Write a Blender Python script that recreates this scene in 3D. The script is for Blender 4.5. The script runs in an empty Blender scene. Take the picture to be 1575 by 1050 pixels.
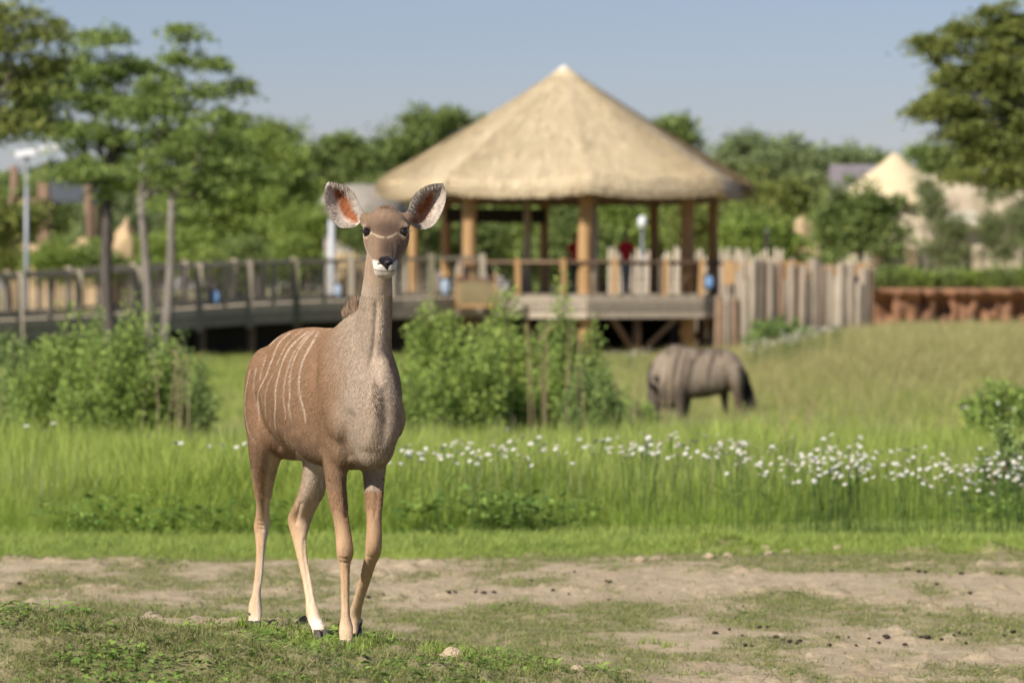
import bpy, bmesh, math, random
import numpy as np
from mathutils import Vector, Matrix

SC = bpy.context.scene
COL = SC.collection
R = math.radians

# ---------------------------------------------------------------- camera
F_PX = 7020.0            # focal length in photo pixels (1575 wide)
CAM_H = 1.42
PITCH = math.atan((525 - 444) / F_PX)
cam_data = bpy.data.cameras.new('camera')
cam = bpy.data.objects.new('camera', cam_data)
COL.objects.link(cam)
SC.camera = cam
cam_data.sensor_width = 36.0
cam_data.lens = 36.0 * F_PX / 1575.0
cam_data.clip_start = 0.5
cam_data.clip_end = 6000
cam.location = (0, 0, CAM_H)
cam.rotation_euler = (math.pi / 2 - PITCH, 0, 0)
cam_data.dof.use_dof = True
cam_data.dof.focus_distance = 18.02
cam_data.dof.aperture_fstop = 4.6
cam_data.dof.aperture_blades = 0

# ---------------------------------------------------------------- sky and sun
SUN_EL, SUN_AZ = R(36), R(42)          # azimuth: degrees left of straight behind the camera
to_sun = Vector((-math.sin(SUN_AZ) * math.cos(SUN_EL), -math.cos(SUN_AZ) * math.cos(SUN_EL), math.sin(SUN_EL)))
world = bpy.data.worlds.new('World')
SC.world = world
world.use_nodes = True
wn = world.node_tree
bg = wn.nodes['Background']
sky = wn.nodes.new('ShaderNodeTexSky')
sky.sky_type = 'NISHITA'
sky.sun_disc = False
sky.sun_elevation = SUN_EL
sky.sun_rotation = math.atan2(to_sun.x, to_sun.y)
sky.altitude = 200
sky.air_density = 1.0
sky.dust_density = 0.25
sky.ozone_density = 5.0
tint = wn.nodes.new('ShaderNodeMix')
tint.data_type = 'RGBA'
tint.blend_type = 'MULTIPLY'
tint.inputs['Factor'].default_value = 1.0
tint.inputs['B'].default_value = (0.96, 0.85, 0.97, 1.0)
wn.links.new(sky.outputs['Color'], tint.inputs['A'])
wn.links.new(tint.outputs['Result'], bg.inputs['Color'])
bg.inputs['Strength'].default_value = 0.062
sun_data = bpy.data.lights.new('sun', 'SUN')
sun_data.energy = 4.6
sun_data.angle = R(0.55)
sun_data.color = (1.0, 0.945, 0.86)
sun = bpy.data.objects.new('sun', sun_data)
COL.objects.link(sun)
sun.rotation_euler = to_sun.to_track_quat('Z', 'Y').to_euler()
sun.location = (-20, -40, 40)

SC.view_settings.view_transform = 'Standard'
SC.view_settings.look = 'None'
SC.view_settings.exposure = 0.45
SC.view_settings.gamma = 1.0
SC.view_settings.use_curve_mapping = False
SC.render.engine = 'CYCLES'
SC.cycles.use_denoising = True
SC.cycles.max_bounces = 4
SC.cycles.transparent_max_bounces = 4
SC.cycles.diffuse_bounces = 2
SC.cycles.glossy_bounces = 1
SC.cycles.transmission_bounces = 2

# ---------------------------------------------------------------- pixel -> place
SP, CP = math.sin(PITCH), math.cos(PITCH)

def P(px, py, d):
    """Point at ground distance d (world Y) in the direction of photo pixel px, py."""
    x = (px - 787.5) / F_PX
    v = (525 - py) / F_PX
    k = d / (CP + v * SP)
    return np.array([k * x, d, CAM_H + k * (v * CP - SP)])

def project(V):
    V = np.asarray(V, float)
    y = V[:, 1]
    z = V[:, 2] - CAM_H
    depth = y * CP - z * SP
    up = y * SP + z * CP
    return 787.5 + V[:, 0] / depth * F_PX, 525 - up / depth * F_PX

def ppm(d):
    return F_PX / d

# ---------------------------------------------------------------- noise on arrays
def _hash(i, j, seed):
    i = np.asarray(i).astype(np.int64).astype(np.uint64)
    j = np.asarray(j).astype(np.int64).astype(np.uint64)
    with np.errstate(over='ignore'):
        h = i * np.uint64(374761393) + j * np.uint64(668265263) + np.uint64((seed * 1442695041 + 7) & 0xffffffffffff)
        h = (h ^ (h >> np.uint64(13))) * np.uint64(1274126177)
        h = h ^ (h >> np.uint64(16))
    return (h & np.uint64(0xffffff)).astype(float) / float(0xffffff)

def vnoise(x, y, seed=0):
    x = np.asarray(x, float); y = np.asarray(y, float)
    i = np.floor(x); j = np.floor(y)
    u = x - i; v = y - j
    u = u * u * (3 - 2 * u); v = v * v * (3 - 2 * v)
    a = _hash(i, j, seed); b = _hash(i + 1, j, seed); c = _hash(i, j + 1, seed); d = _hash(i + 1, j + 1, seed)
    return (a * (1 - u) + b * u) * (1 - v) + (c * (1 - u) + d * u) * v

def fbm(x, y, seed=0, octv=4):
    s = 0; amp = 0.5; tot = 0
    for k in range(octv):
        s = s + amp * vnoise(x * 2 ** k + 17.3 * k, y * 2 ** k - 9.1 * k, seed + k)
        tot += amp; amp *= 0.5
    return s / tot

def sstep(a, b, x):
    t = np.clip((np.asarray(x, float) - a) / (b - a), 0, 1)
    return t * t * (3 - 2 * t)

# ---------------------------------------------------------------- materials
MATS = {}

def nodes_of(name):
    m = bpy.data.materials.new(name)
    m.use_nodes = True
    nt = m.node_tree
    return m, nt, nt.nodes['Principled BSDF'], nt.nodes['Material Output']

def rgba(c):
    return (c[0], c[1], c[2], 1.0)

def mat_solid(name, c1, c2=None, scale=6.0, rough=0.8, bump=0.0, bump_scale=40.0, stretch=(1, 1, 1), spec=0.3, per_object=0.0, metal=0.0):
    """Principled surface with two-tone noise, fine bump and an optional per-object brightness shift."""
    if name in MATS:
        return MATS[name]
    m, nt, b, out = nodes_of(name)
    N, L = nt.nodes, nt.links
    b.inputs['Roughness'].default_value = rough
    b.inputs['Specular IOR Level'].default_value = spec
    b.inputs['Metallic'].default_value = metal
    tc = N.new('ShaderNodeTexCoord')
    mp = N.new('ShaderNodeMapping'); mp.inputs['Scale'].default_value = stretch
    L.new(tc.outputs['Object'], mp.inputs['Vector'])
    nz = N.new('ShaderNodeTexNoise'); nz.inputs['Scale'].default_value = scale; nz.inputs['Detail'].default_value = 6
    nz.inputs['Roughness'].default_value = 0.65
    L.new(mp.outputs['Vector'], nz.inputs['Vector'])
    mix = N.new('ShaderNodeMix'); mix.data_type = 'RGBA'
    mix.inputs['A'].default_value = rgba(c1); mix.inputs['B'].default_value = rgba(c2 or c1)
    mr = N.new('ShaderNodeMapRange'); mr.inputs['From Min'].default_value = 0.35; mr.inputs['From Max'].default_value = 0.65
    L.new(nz.outputs['Fac'], mr.inputs['Value']); L.new(mr.outputs['Result'], mix.inputs['Factor'])
    last = mix.outputs['Result']
    if per_object:
        oi = N.new('ShaderNodeObjectInfo')
        hv = N.new('ShaderNodeHueSaturation')
        m2 = N.new('ShaderNodeMapRange'); m2.inputs['To Min'].default_value = 1 - per_object; m2.inputs['To Max'].default_value = 1 + per_object
        L.new(oi.outputs['Random'], m2.inputs['Value']); L.new(m2.outputs['Result'], hv.inputs['Value'])
        L.new(last, hv.inputs['Color']); last = hv.outputs['Color']
    L.new(last, b.inputs['Base Color'])
    if bump:
        n2 = N.new('ShaderNodeTexNoise'); n2.inputs['Scale'].default_value = bump_scale; n2.inputs['Detail'].default_value = 4
        L.new(mp.outputs['Vector'], n2.inputs['Vector'])
        bp = N.new('ShaderNodeBump'); bp.inputs['Strength'].default_value = bump; bp.inputs['Distance'].default_value = 0.02
        L.new(n2.outputs['Fac'], bp.inputs['Height']); L.new(bp.outputs['Normal'], b.inputs['Normal'])
    MATS[name] = m
    return m

def mat_leaf(name, c1, c2, c3=None, transl=0.35, noise_scale=0.8, rough=0.55, tipcol=None, rand=0.25, spec=0.25):
    """Foliage: tones by noise and by instance, light passing through the blade."""
    if name in MATS:
        return MATS[name]
    m, nt, b, out = nodes_of(name)
    N, L = nt.nodes, nt.links
    geo = N.new('ShaderNodeNewGeometry')
    nz = N.new('ShaderNodeTexNoise'); nz.inputs['Scale'].default_value = noise_scale; nz.inputs['Detail'].default_value = 3
    L.new(geo.outputs['Position'], nz.inputs['Vector'])
    mr = N.new('ShaderNodeMapRange'); mr.inputs['From Min'].default_value = 0.35; mr.inputs['From Max'].default_value = 0.65
    L.new(nz.outputs['Fac'], mr.inputs['Value'])
    mix = N.new('ShaderNodeMix'); mix.data_type = 'RGBA'
    mix.inputs['A'].default_value = rgba(c1); mix.inputs['B'].default_value = rgba(c2)
    L.new(mr.outputs['Result'], mix.inputs['Factor'])
    last = mix.outputs['Result']
    rnd = N.new('ShaderNodeAttribute'); rnd.attribute_name = 'rnd'
    oi = N.new('ShaderNodeObjectInfo')
    add = N.new('ShaderNodeMath'); add.operation = 'ADD'
    L.new(rnd.outputs['Fac'], add.inputs[0]); L.new(oi.outputs['Random'], add.inputs[1])
    fr = N.new('ShaderNodeMath'); fr.operation = 'FRACT'; L.new(add.outputs[0], fr.inputs[0])
    if c3 is not None:
        mx3 = N.new('ShaderNodeMix'); mx3.data_type = 'RGBA'
        L.new(last, mx3.inputs['A']); mx3.inputs['B'].default_value = rgba(c3)
        pw = N.new('ShaderNodeMath'); pw.operation = 'POWER'; pw.inputs[1].default_value = 2.2
        L.new(fr.outputs[0], pw.inputs[0]); L.new(pw.outputs[0], mx3.inputs['Factor']); last = mx3.outputs['Result']
    if tipcol is not None:
        at = N.new('ShaderNodeAttribute'); at.attribute_name = 'tip'
        mt = N.new('ShaderNodeMix'); mt.data_type = 'RGBA'
        L.new(last, mt.inputs['A']); mt.inputs['B'].default_value = rgba(tipcol)
        L.new(at.outputs['Fac'], mt.inputs['Factor']); last = mt.outputs['Result']
    hv = N.new('ShaderNodeHueSaturation')
    m2 = N.new('ShaderNodeMapRange'); m2.inputs['To Min'].default_value = 1 - rand; m2.inputs['To Max'].default_value = 1 + rand
    L.new(fr.outputs[0], m2.inputs['Value']); L.new(m2.outputs['Result'], hv.inputs['Value'])
    L.new(last, hv.inputs['Color']); last = hv.outputs['Color']
    L.new(last, b.inputs['Base Color'])
    b.inputs['Roughness'].default_value = rough
    b.inputs['Specular IOR Level'].default_value = spec
    tr = N.new('ShaderNodeBsdfTranslucent'); L.new(last, tr.inputs['Color'])
    ms = N.new('ShaderNodeMixShader'); ms.inputs['Fac'].default_value = transl
    L.new(b.outputs['BSDF'], ms.inputs[1]); L.new(tr.outputs['BSDF'], ms.inputs[2])
    L.new(ms.outputs['Shader'], out.inputs['Surface'])
    MATS[name] = m
    return m

def mat_attr(name, rough=0.75, bump=0.0, bump_scale=300, spec=0.2, sheen=0.0, noise=0.12, noise_scale=60, stretch=(1, 1, 1)):
    """Colour from the mesh attribute 'col' (coat, skin, cloth), gloss from 'gloss'."""
    if name in MATS:
        return MATS[name]
    m, nt, b, out = nodes_of(name)
    N, L = nt.nodes, nt.links
    at = N.new('ShaderNodeAttribute'); at.attribute_name = 'col'
    gl = N.new('ShaderNodeAttribute'); gl.attribute_name = 'gloss'
    tc = N.new('ShaderNodeTexCoord')
    mp = N.new('ShaderNodeMapping'); mp.inputs['Scale'].default_value = stretch
    L.new(tc.outputs['Object'], mp.inputs['Vector'])
    nz = N.new('ShaderNodeTexNoise'); nz.inputs['Scale'].default_value = noise_scale; nz.inputs['Detail'].default_value = 6
    nz.inputs['Roughness'].default_value = 0.7
    L.new(mp.outputs['Vector'], nz.inputs['Vector'])
    hv = N.new('ShaderNodeHueSaturation')
    mr = N.new('ShaderNodeMapRange'); mr.inputs['From Min'].default_value = 0.3; mr.inputs['From Max'].default_value = 0.7
    mr.inputs['To Min'].default_value = 1 - noise; mr.inputs['To Max'].default_value = 1 + noise
    L.new(nz.outputs['Fac'], mr.inputs['Value']); L.new(mr.outputs['Result'], hv.inputs['Value'])
    L.new(at.outputs['Color'], hv.inputs['Color']); L.new(hv.outputs['Color'], b.inputs['Base Color'])
    rr = N.new('ShaderNodeMapRange'); rr.inputs['To Min'].default_value = rough; rr.inputs['To Max'].default_value = 0.22
    L.new(gl.outputs['Fac'], rr.inputs['Value']); L.new(rr.outputs['Result'], b.inputs['Roughness'])
    b.inputs['Specular IOR Level'].default_value = spec
    b.inputs['Sheen Weight'].default_value = sheen
    b.inputs['Sheen Roughness'].default_value = 0.5
    if bump:
        n2 = N.new('ShaderNodeTexNoise'); n2.inputs['Scale'].default_value = bump_scale; n2.inputs['Detail'].default_value = 3
        L.new(mp.outputs['Vector'], n2.inputs['Vector'])
        bp = N.new('ShaderNodeBump'); bp.inputs['Strength'].default_value = bump; bp.inputs['Distance'].default_value = 0.004
        L.new(n2.outputs['Fac'], bp.inputs['Height']); L.new(bp.outputs['Normal'], b.inputs['Normal'])
    MATS[name] = m
    return m

# ---------------------------------------------------------------- objects
def tag(o, label=None, cat=None, group=None, kind=None):
    if label: o['label'] = label
    if cat: o['category'] = cat
    if group: o['group'] = group
    if kind: o['kind'] = kind
    return o

def link(name, data, parent=None, loc=None):
    o = bpy.data.objects.new(name, data)
    COL.objects.link(o)
    if parent is not None:
        o.parent = parent
    if loc is not None:
        o.location = loc
    return o

def empty(name, loc, label, cat, group=None, rz=0.0):
    o = link(name, None, None, tuple(loc))
    o.rotation_euler = (0, 0, rz)
    o.empty_display_size = 0.2
    return tag(o, label, cat, group)

def copy_tree(o, parent=None):
    c = o.copy()
    COL.objects.link(c)
    c.parent = parent
    for ch in o.children:
        copy_tree(ch, c)
    return c

def big_mesh(name, V, Fq, mats, smooth=False, attrs=None, nper=None):
    """Fast mesh from arrays; Fq is (n,k) faces of k corners."""
    V = np.asarray(V, np.float32); Fq = np.asarray(Fq, np.int32)
    n, k = Fq.shape
    me = bpy.data.meshes.new(name)
    me.vertices.add(len(V)); me.vertices.foreach_set('co', V.ravel())
    me.loops.add(n * k); me.loops.foreach_set('vertex_index', Fq.ravel())
    me.polygons.add(n)
    me.polygons.foreach_set('loop_start', np.arange(0, n * k, k, dtype=np.int32))
    me.polygons.foreach_set('loop_total', np.full(n, k, np.int32))
    if smooth:
        me.polygons.foreach_set('use_smooth', np.ones(n, bool))
    for an, (typ, arr) in (attrs or {}).items():
        a = me.attributes.new(an, typ, 'POINT')
        if typ == 'FLOAT':
            a.data.foreach_set('value', np.asarray(arr, np.float32).ravel())
        elif typ == 'FLOAT_COLOR':
            a.data.foreach_set('color', np.asarray(arr, np.float32).ravel())
        elif typ == 'FLOAT_VECTOR':
            a.data.foreach_set('vector', np.asarray(arr, np.float32).ravel())
        elif typ == 'INT':
            a.data.foreach_set('value', np.asarray(arr, np.int32).ravel())
    me.update(calc_edges=True)
    for m in (mats if isinstance(mats, (list, tuple)) else [mats]):
        if m is not None:
            me.materials.append(m)
    return me

class MB:
    """Collects shapes for ONE mesh."""
    def __init__(s):
        s.v = []; s.f = []; s.mi = []; s.cur = 0
    def add(s, vs, fs):
        o = len(s.v)
        s.v.extend([tuple(map(float, p)) for p in vs])
        s.f.extend([tuple(i + o for i in f) for f in fs]); s.mi.extend([s.cur] * len(fs))
    def box(s, c, size, rot=None, ch=0.0):
        hx, hy, hz = size[0] / 2, size[1] / 2, size[2] / 2
        vs = [Vector((x, y, z)) for x in (-hx, hx) for y in (-hy, hy) for z in (-hz, hz)]
        if rot is not None:
            vs = [rot @ p for p in vs]
        c = Vector(c)
        s.add([p + c for p in vs], [(0, 1, 3, 2), (4, 6, 7, 5), (0, 4, 5, 1), (2, 3, 7, 6), (0, 2, 6, 4), (1, 5, 7, 3)])
    def bar(s, p0, p1, w, h, up=(0, 0, 1)):
        """Rectangular bar from p0 to p1, w across, h along up."""
        p0 = Vector(p0); p1 = Vector(p1)
        d = (p1 - p0); ln = d.length; d.normalize()
        u = Vector(up); r = d.cross(u)
        if r.length < 1e-5:
            r = d.cross(Vector((1, 0, 0)))
        r.normalize(); u = r.cross(d)
        vs = []
        for q in (p0, p1):
            for a, b in ((-1, -1), (1, -1), (1, 1), (-1, 1)):
                vs.append(q + r * (a * w / 2) + u * (b * h / 2))
        s.add(vs, [(3, 2, 1, 0), (4, 5, 6, 7), (0, 1, 5, 4), (1, 2, 6, 5), (2, 3, 7, 6), (3, 0, 4, 7)])
    def tube(s, pts, rads, n=8, cap=True, wob=0.0, rng=None):
        pts = [Vector(p) for p in pts]
        rings = []
        ref = None
        for i, p in enumerate(pts):
            if i == 0: d = pts[1] - p
            elif i == len(pts) - 1: d = p - pts[i - 1]
            else: d = pts[i + 1] - pts[i - 1]
            d.normalize()
            if ref is None:
                ref = d.cross(Vector((0.3, 1, 0.2)))
                if ref.length < 1e-3: ref = d.cross(Vector((1, 0, 0)))
            ref = ref - d * ref.dot(d); ref.normalize()
            b = d.cross(ref)
            ring = []
            for k in range(n):
                a = 2 * math.pi * k / n
                r = rads[i] * (1 + (wob * (rng.random() - 0.5) if rng else 0))
                ring.append(p + (ref * math.cos(a) + b * math.sin(a)) * r)
            rings.append(ring)
        vs = [q for r_ in rings for q in r_]
        fs = []
        for i in range(len(pts) - 1):
            for k in range(n):
                fs.append((i * n + k, i * n + (k + 1) % n, (i + 1) * n + (k + 1) % n, (i + 1) * n + k))
        if cap:
            fs.append(tuple(reversed(range(n))))
            fs.append(tuple((len(pts) - 1) * n + k for k in range(n)))
        s.add(vs, fs)
    def rings(s, rings, cap=True):
        """Loft of equal-length point rings, ends closed by a fan."""
        n = len(rings[0]); m = len(rings)
        vs = [p for r_ in rings for p in r_]
        fs = []
        for i in range(m - 1):
            for k in range(n):
                fs.append((i * n + k, i * n + (k + 1) % n, (i + 1) * n + (k + 1) % n, (i + 1) * n + k))
        if cap:
            vs.append(np.mean(np.array([tuple(p) for p in rings[0]]), axis=0)); vs.append(np.mean(np.array([tuple(p) for p in rings[-1]]), axis=0))
            c0, c1 = m * n, m * n + 1
            for k in range(n):
                fs.append((k, c0, (k + 1) % n)); fs.append(((m - 1) * n + k, (m - 1) * n + (k + 1) % n, c1))
        s.add(vs, fs)
    def ball(s, c, r, n=16, m=10, rot=None):
        """Ellipsoid with radii r."""
        rings = []
        for i in range(m + 1):
            th = math.pi * (i + 0.02) / (m + 0.04)
            ring = []
            for k in range(n):
                a = 2 * math.pi * k / n
                p = Vector((r[0] * math.sin(th) * math.cos(a), r[1] * math.sin(th) * math.sin(a), r[2] * math.cos(th)))
                if rot is not None: p = rot @ p
                ring.append(p + Vector(c))
            rings.append(ring)
        s.rings(rings)
    def mesh(s, name, mats, smooth=False, origin=(0, 0, 0)):
        me = bpy.data.meshes.new(name)
        o = origin
        me.from_pydata([(p[0] - o[0], p[1] - o[1], p[2] - o[2]) for p in s.v], [], s.f)
        for m in (mats if isinstance(mats, (list, tuple)) else [mats]):
            me.materials.append(m)
        if len(set(s.mi)) > 1:
            me.polygons.foreach_set('material_index', s.mi)
        if smooth:
            me.polygons.foreach_set('use_smooth', [True] * len(me.polygons))
        me.update()
        return me
    def build(s, name, mats, parent=None, smooth=False, origin=(0, 0, 0), loc=None):
        return link(name, s.mesh(name, mats, smooth, origin), parent, loc)

def recalc(me):
    bm = bmesh.new(); bm.from_mesh(me)
    bmesh.ops.recalc_face_normals(bm, faces=bm.faces)
    bm.to_mesh(me); bm.free()

def remesh(mb, voxel, smooth_iter=6, factor=0.5):
    """Fuse overlapping closed shapes into one continuous skin; returns verts, quads."""
    me = mb.mesh('tmp', [])
    recalc(me)
    o = bpy.data.objects.new('tmp', me); COL.objects.link(o)
    md = o.modifiers.new('r', 'REMESH'); md.mode = 'VOXEL'; md.voxel_size = voxel; md.adaptivity = 0.0
    if smooth_iter:
        ms = o.modifiers.new('s', 'SMOOTH'); ms.factor = factor; ms.iterations = smooth_iter
    dg = bpy.context.evaluated_depsgraph_get(); dg.update()
    ev = o.evaluated_get(dg)
    m2 = ev.to_mesh()
    V = np.empty(len(m2.vertices) * 3, np.float32); m2.vertices.foreach_get('co', V); V = V.reshape(-1, 3)
    NR = np.empty(len(m2.vertices) * 3, np.float32); m2.vertices.foreach_get('normal', NR); NR = NR.reshape(-1, 3)
    L = np.empty(len(m2.loops), np.int32); m2.loops.foreach_get('vertex_index', L)
    FQ = L.reshape(-1, 4)
    ev.to_mesh_clear()
    bpy.data.objects.remove(o); bpy.data.meshes.remove(me)
    return V.astype(float), FQ.copy(), NR.astype(float)

def relax(V, FQ, weight, iters):
    """Extra smoothing, weighted per vertex."""
    e = np.vstack([FQ[:, [0, 1]], FQ[:, [1, 2]], FQ[:, [2, 3]], FQ[:, [3, 0]]])
    n = len(V)
    i, j = e[:, 0], e[:, 1]
    deg = np.bincount(i, minlength=n) + np.bincount(j, minlength=n)
    w = weight[:, None]
    for _ in range(iters):
        acc = np.stack([np.bincount(i, V[j, k], n) + np.bincount(j, V[i, k], n) for k in range(3)], 1)
        V = V + (acc / np.maximum(deg, 1)[:, None] - V) * w
    return V

def normals_of(V, FQ):
    fn = np.cross(V[FQ[:, 2]] - V[FQ[:, 0]], V[FQ[:, 3]] - V[FQ[:, 1]])
    N = np.zeros_like(V)
    for k in range(4):
        for c in range(3):
            N[:, c] += np.bincount(FQ[:, k], fn[:, c], len(V))
    return N / (np.linalg.norm(N, axis=1)[:, None] + 1e-12)

def ellipse_ring(c, ax, ay, n=28, power=2.0, narrow=0.0):
    """Ring round c spanned by vectors ax, ay (superellipse), narrowed towards +ay."""
    c = np.array(c); ax = np.array(ax); ay = np.array(ay)
    out = []
    for k in range(n):
        t = 2 * math.pi * k / n
        ct, st = math.cos(t), math.sin(t)
        x = math.copysign(abs(ct) ** (2 / power), ct); y = math.copysign(abs(st) ** (2 / power), st)
        x *= 1 - narrow * max(0.0, y) ** 1.5
        out.append(c + ax * x + ay * y)
    return out

def dist_poly(px, py, pts):
    """Distance of points to a polyline and the parameter along it."""
    best = np.full(px.shape, 1e9); bt = np.zeros(px.shape)
    n = len(pts) - 1
    for i in range(n):
        ax, ay = pts[i]; bx, by = pts[i + 1]
        dx, dy = bx - ax, by - ay
        t = np.clip(((px - ax) * dx + (py - ay) * dy) / (dx * dx + dy * dy), 0, 1)
        d = np.hypot(px - ax - t * dx, py - ay - t * dy)
        m = d < best
        best[m] = d[m]; bt[m] = ((i + t) / n)[m]
    return best, bt

def in_poly(px, py, poly):
    inside = np.zeros(px.shape, bool)
    n = len(poly)
    for i in range(n):
        x0, y0 = poly[i]; x1, y1 = poly[(i + 1) % n]
        c = ((y0 > py) != (y1 > py)) & (px < (x1 - x0) * (py - y0) / (y1 - y0 + 1e-12) + x0)
        inside ^= c
    return inside

def smooth_line(pts, n=40):
    """Catmull-Rom through 2-D or 3-D points."""
    pts = [np.array(p, float) for p in pts]
    pts = [2 * pts[0] - pts[1]] + pts + [2 * pts[-1] - pts[-2]]
    out = []
    segs = len(pts) - 3
    for i in range(n):
        t = i / (n - 1) * segs
        k = min(int(t), segs - 1); t -= k
        a, b, c, d = pts[k:k + 4]
        out.append(0.5 * ((2 * b) + (-a + c) * t + (2 * a - 5 * b + 4 * c - d) * t * t + (-a + 3 * b - 3 * c + d) * t ** 3))
    return out
# ================================================================ terrain
def T(x, y, micro=True):
    x = np.asarray(x, float); y = np.asarray(y, float)
    z = np.interp(y, [0, 34, 41, 50, 62, 80, 105, 120, 140, 200, 400, 3000], [-.35, -.35, -.42, -.56, -.74, -.74, -.68, -.62, -.35, .4, 1.0, 1.0])
    xx = x * 85 / np.maximum(y, 60)
    z = z + 0.98 * sstep(2.5, 7.5, xx) * sstep(50, 84, y) * (1 - .40 * sstep(95, 122, y))
    z = z + .22 * sstep(-6, -14, x) * sstep(60, 110, y)
    # the rise the kudu stands on: falls away to the right and behind it
    plat = np.interp(x, [-3, -.3, 0, .5, 1.0, 1.7, 2.6], [.35, .345, .31, .25, .16, .05, 0])
    back = np.interp(x, [-3, -.82, -.62, -.45, .2, 3], [19.9, 19.55, 18.75, 18.3, 17.9, 17.7])
    z = z + plat * (1 - sstep(0, 1.05, y - back))
    ridge = np.interp(x, [-6, -2.1, -1.75, -1.3, -1.0, -.75, -.55, -.3, 0, .3], [.26, .25, .215, .165, .105, .055, .022, .005, .0, 0])
    prof = np.exp(-((y - 16.95) / np.where(y < 16.95, .9, .46)) ** 2)
    z = z + ridge * prof
    near = sstep(60, 27, y)
    z = z + (fbm(x * .35, y * .35, 21, 3) - .5) * .10 * sstep(33, 40, y)
    if micro:
        k = sstep(36, 32, y)
        z = z + k * ((fbm(x * 1.1, y * 1.1, 31, 3) - .5) * .03 * sstep(19.3, 20.5, y) + (fbm(x * 6, y * 6, 33, 4) - .5) * .028)
        lump = np.clip(fbm(x * 11, y * 11, 41, 2) - .62, 0, 1)
        z = z + k * lump * .13 * sstep(.4, .62, fbm(x * 1.3, y * 1.3, 44, 2))
        # kicked-up soil along the back edge of the bare ground
        edge = 30.6 + .25 * np.sin(x * 1.3)
        z = z + .06 * np.exp(-((y - edge) / .22) ** 2) * np.clip(fbm(x * 4, y * 2, 51, 3) - .42, 0, 1) * 4 * sstep(-.4, 1.2, x)
    return z

def grassy(x, y):
    """How much short grass grows on the bare earth (0..1)."""
    x = np.asarray(x, float); y = np.asarray(y, float)
    n1 = fbm(x * 1.15, y * .55, 61, 4); n2 = fbm(x * 3.2, y * 1.5, 67, 3)
    base = np.interp(y, [14, 16.6, 18.2, 20, 21.5, 22.8, 24.0, 25.2, 26.0, 27.2, 28.8, 29.6, 30.2, 31], [.60, .60, .60, .58, .52, .56, .60, .60, .48, .40, .44, .55, .66, .98])
    base = base - .07 * sstep(.6, 2.4, x) * sstep(25.6, 26.5, y) * sstep(31.2, 30.4, y) + .08 * sstep(-.8, -2, x) * sstep(27.5, 29.0, y)
    mound = sstep(19.6, 18.6, y) * np.interp(x, [-4, -1, -.3, .5], [1, 1, .7, .1])
    g = base + (n1 - .5) * 1.0 + (n2 - .5) * .6 + .12 * mound
    return sstep(.35, .70, g)

def axis(a, b, step, grow, lo, hi):
    c = list(np.arange(a, b + 1e-6, step))
    s = step; p = c[-1]
    while p < hi:
        s *= grow; p += s; c.append(min(p, hi))
    s = step; p = c[0]; left = []
    while p > lo:
        s *= grow; p -= s; left.append(max(p, lo))
    return np.array(left[::-1] + c)

def make_ground():
    gx = axis(-3.7, 3.7, .03, 1.10, -900, 900)
    gy = axis(15.4, 31.6, .036, 1.045, 2, 2500)
    X, Y = np.meshgrid(gx, gy)
    Z = T(X, Y)
    V = np.stack([X, Y, Z], -1).reshape(-1, 3)
    nx, ny = len(gx), len(gy)
    i = np.arange(ny - 1)[:, None] * nx + np.arange(nx - 1)[None, :]
    Fq = np.stack([i, i + 1, i + nx + 1, i + nx], -1).reshape(-1, 4)
    g = np.where(Y < 31.4, grassy(X, Y) * .9, 1.0).ravel()
    m, nt, b, out = nodes_of('earth')
    N, L = nt.nodes, nt.links
    tc = N.new('ShaderNodeTexCoord')
    def noise(sc, det=6, ro=.6):
        q = N.new('ShaderNodeTexNoise'); q.inputs['Scale'].default_value = sc; q.inputs['Detail'].default_value = det; q.inputs['Roughness'].default_value = ro
        L.new(tc.outputs['Object'], q.inputs['Vector']); return q
    def mix(a, b_, f):
        q = N.new('ShaderNodeMix'); q.data_type = 'RGBA'
        for s_, v in (('A', a), ('B', b_)):
            if isinstance(v, tuple): q.inputs[s_].default_value = rgba(v)
            else: L.new(v, q.inputs[s_])
        if isinstance(f, float): q.inputs['Factor'].default_value = f
        else: L.new(f, q.inputs['Factor'])
        return q.outputs['Result']
    def ramp(sock, lo, hi):
        q = N.new('ShaderNodeMapRange'); q.inputs['From Min'].default_value = lo; q.inputs['From Max'].default_value = hi
        L.new(sock, q.inputs['Value']); return q.outputs['Result']
    c = mix((.56, .44, .285), (.46, .355, .225), ramp(noise(2.3).outputs['Fac'], .35, .65))
    c = mix(c, (.66, .54, .37), ramp(noise(14, 4).outputs['Fac'], .52, .72))
    c = mix(c, (.33, .25, .16), ramp(noise(38, 3).outputs['Fac'], .60, .74))
    at = N.new('ShaderNodeAttribute'); at.attribute_name = 'grassy'
    green = mix((.30, .27, .12), (.21, .21, .08), ramp(noise(9).outputs['Fac'], .4, .6))
    ad = N.new('ShaderNodeMath'); ad.operation = 'MULTIPLY'; ad.inputs[1].default_value = .75
    L.new(at.outputs['Fac'], ad.inputs[0])
    c = mix(c, green, ad.outputs[0])
    L.new(c, b.inputs['Base Color'])
    b.inputs['Roughness'].default_value = .95; b.inputs['Specular IOR Level'].default_value = .1
    bp = N.new('ShaderNodeBump'); bp.inputs['Strength'].default_value = .8; bp.inputs['Distance'].default_value = .03
    n2 = noise(30, 8, .7); L.new(n2.outputs['Fac'], bp.inputs['Height']); L.new(bp.outputs['Normal'], b.inputs['Normal'])
    me = big_mesh('ground', V, Fq, m, True, {'grassy': ('FLOAT', g)})
    tag(link('ground', me), kind='structure')

make_ground()
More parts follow.
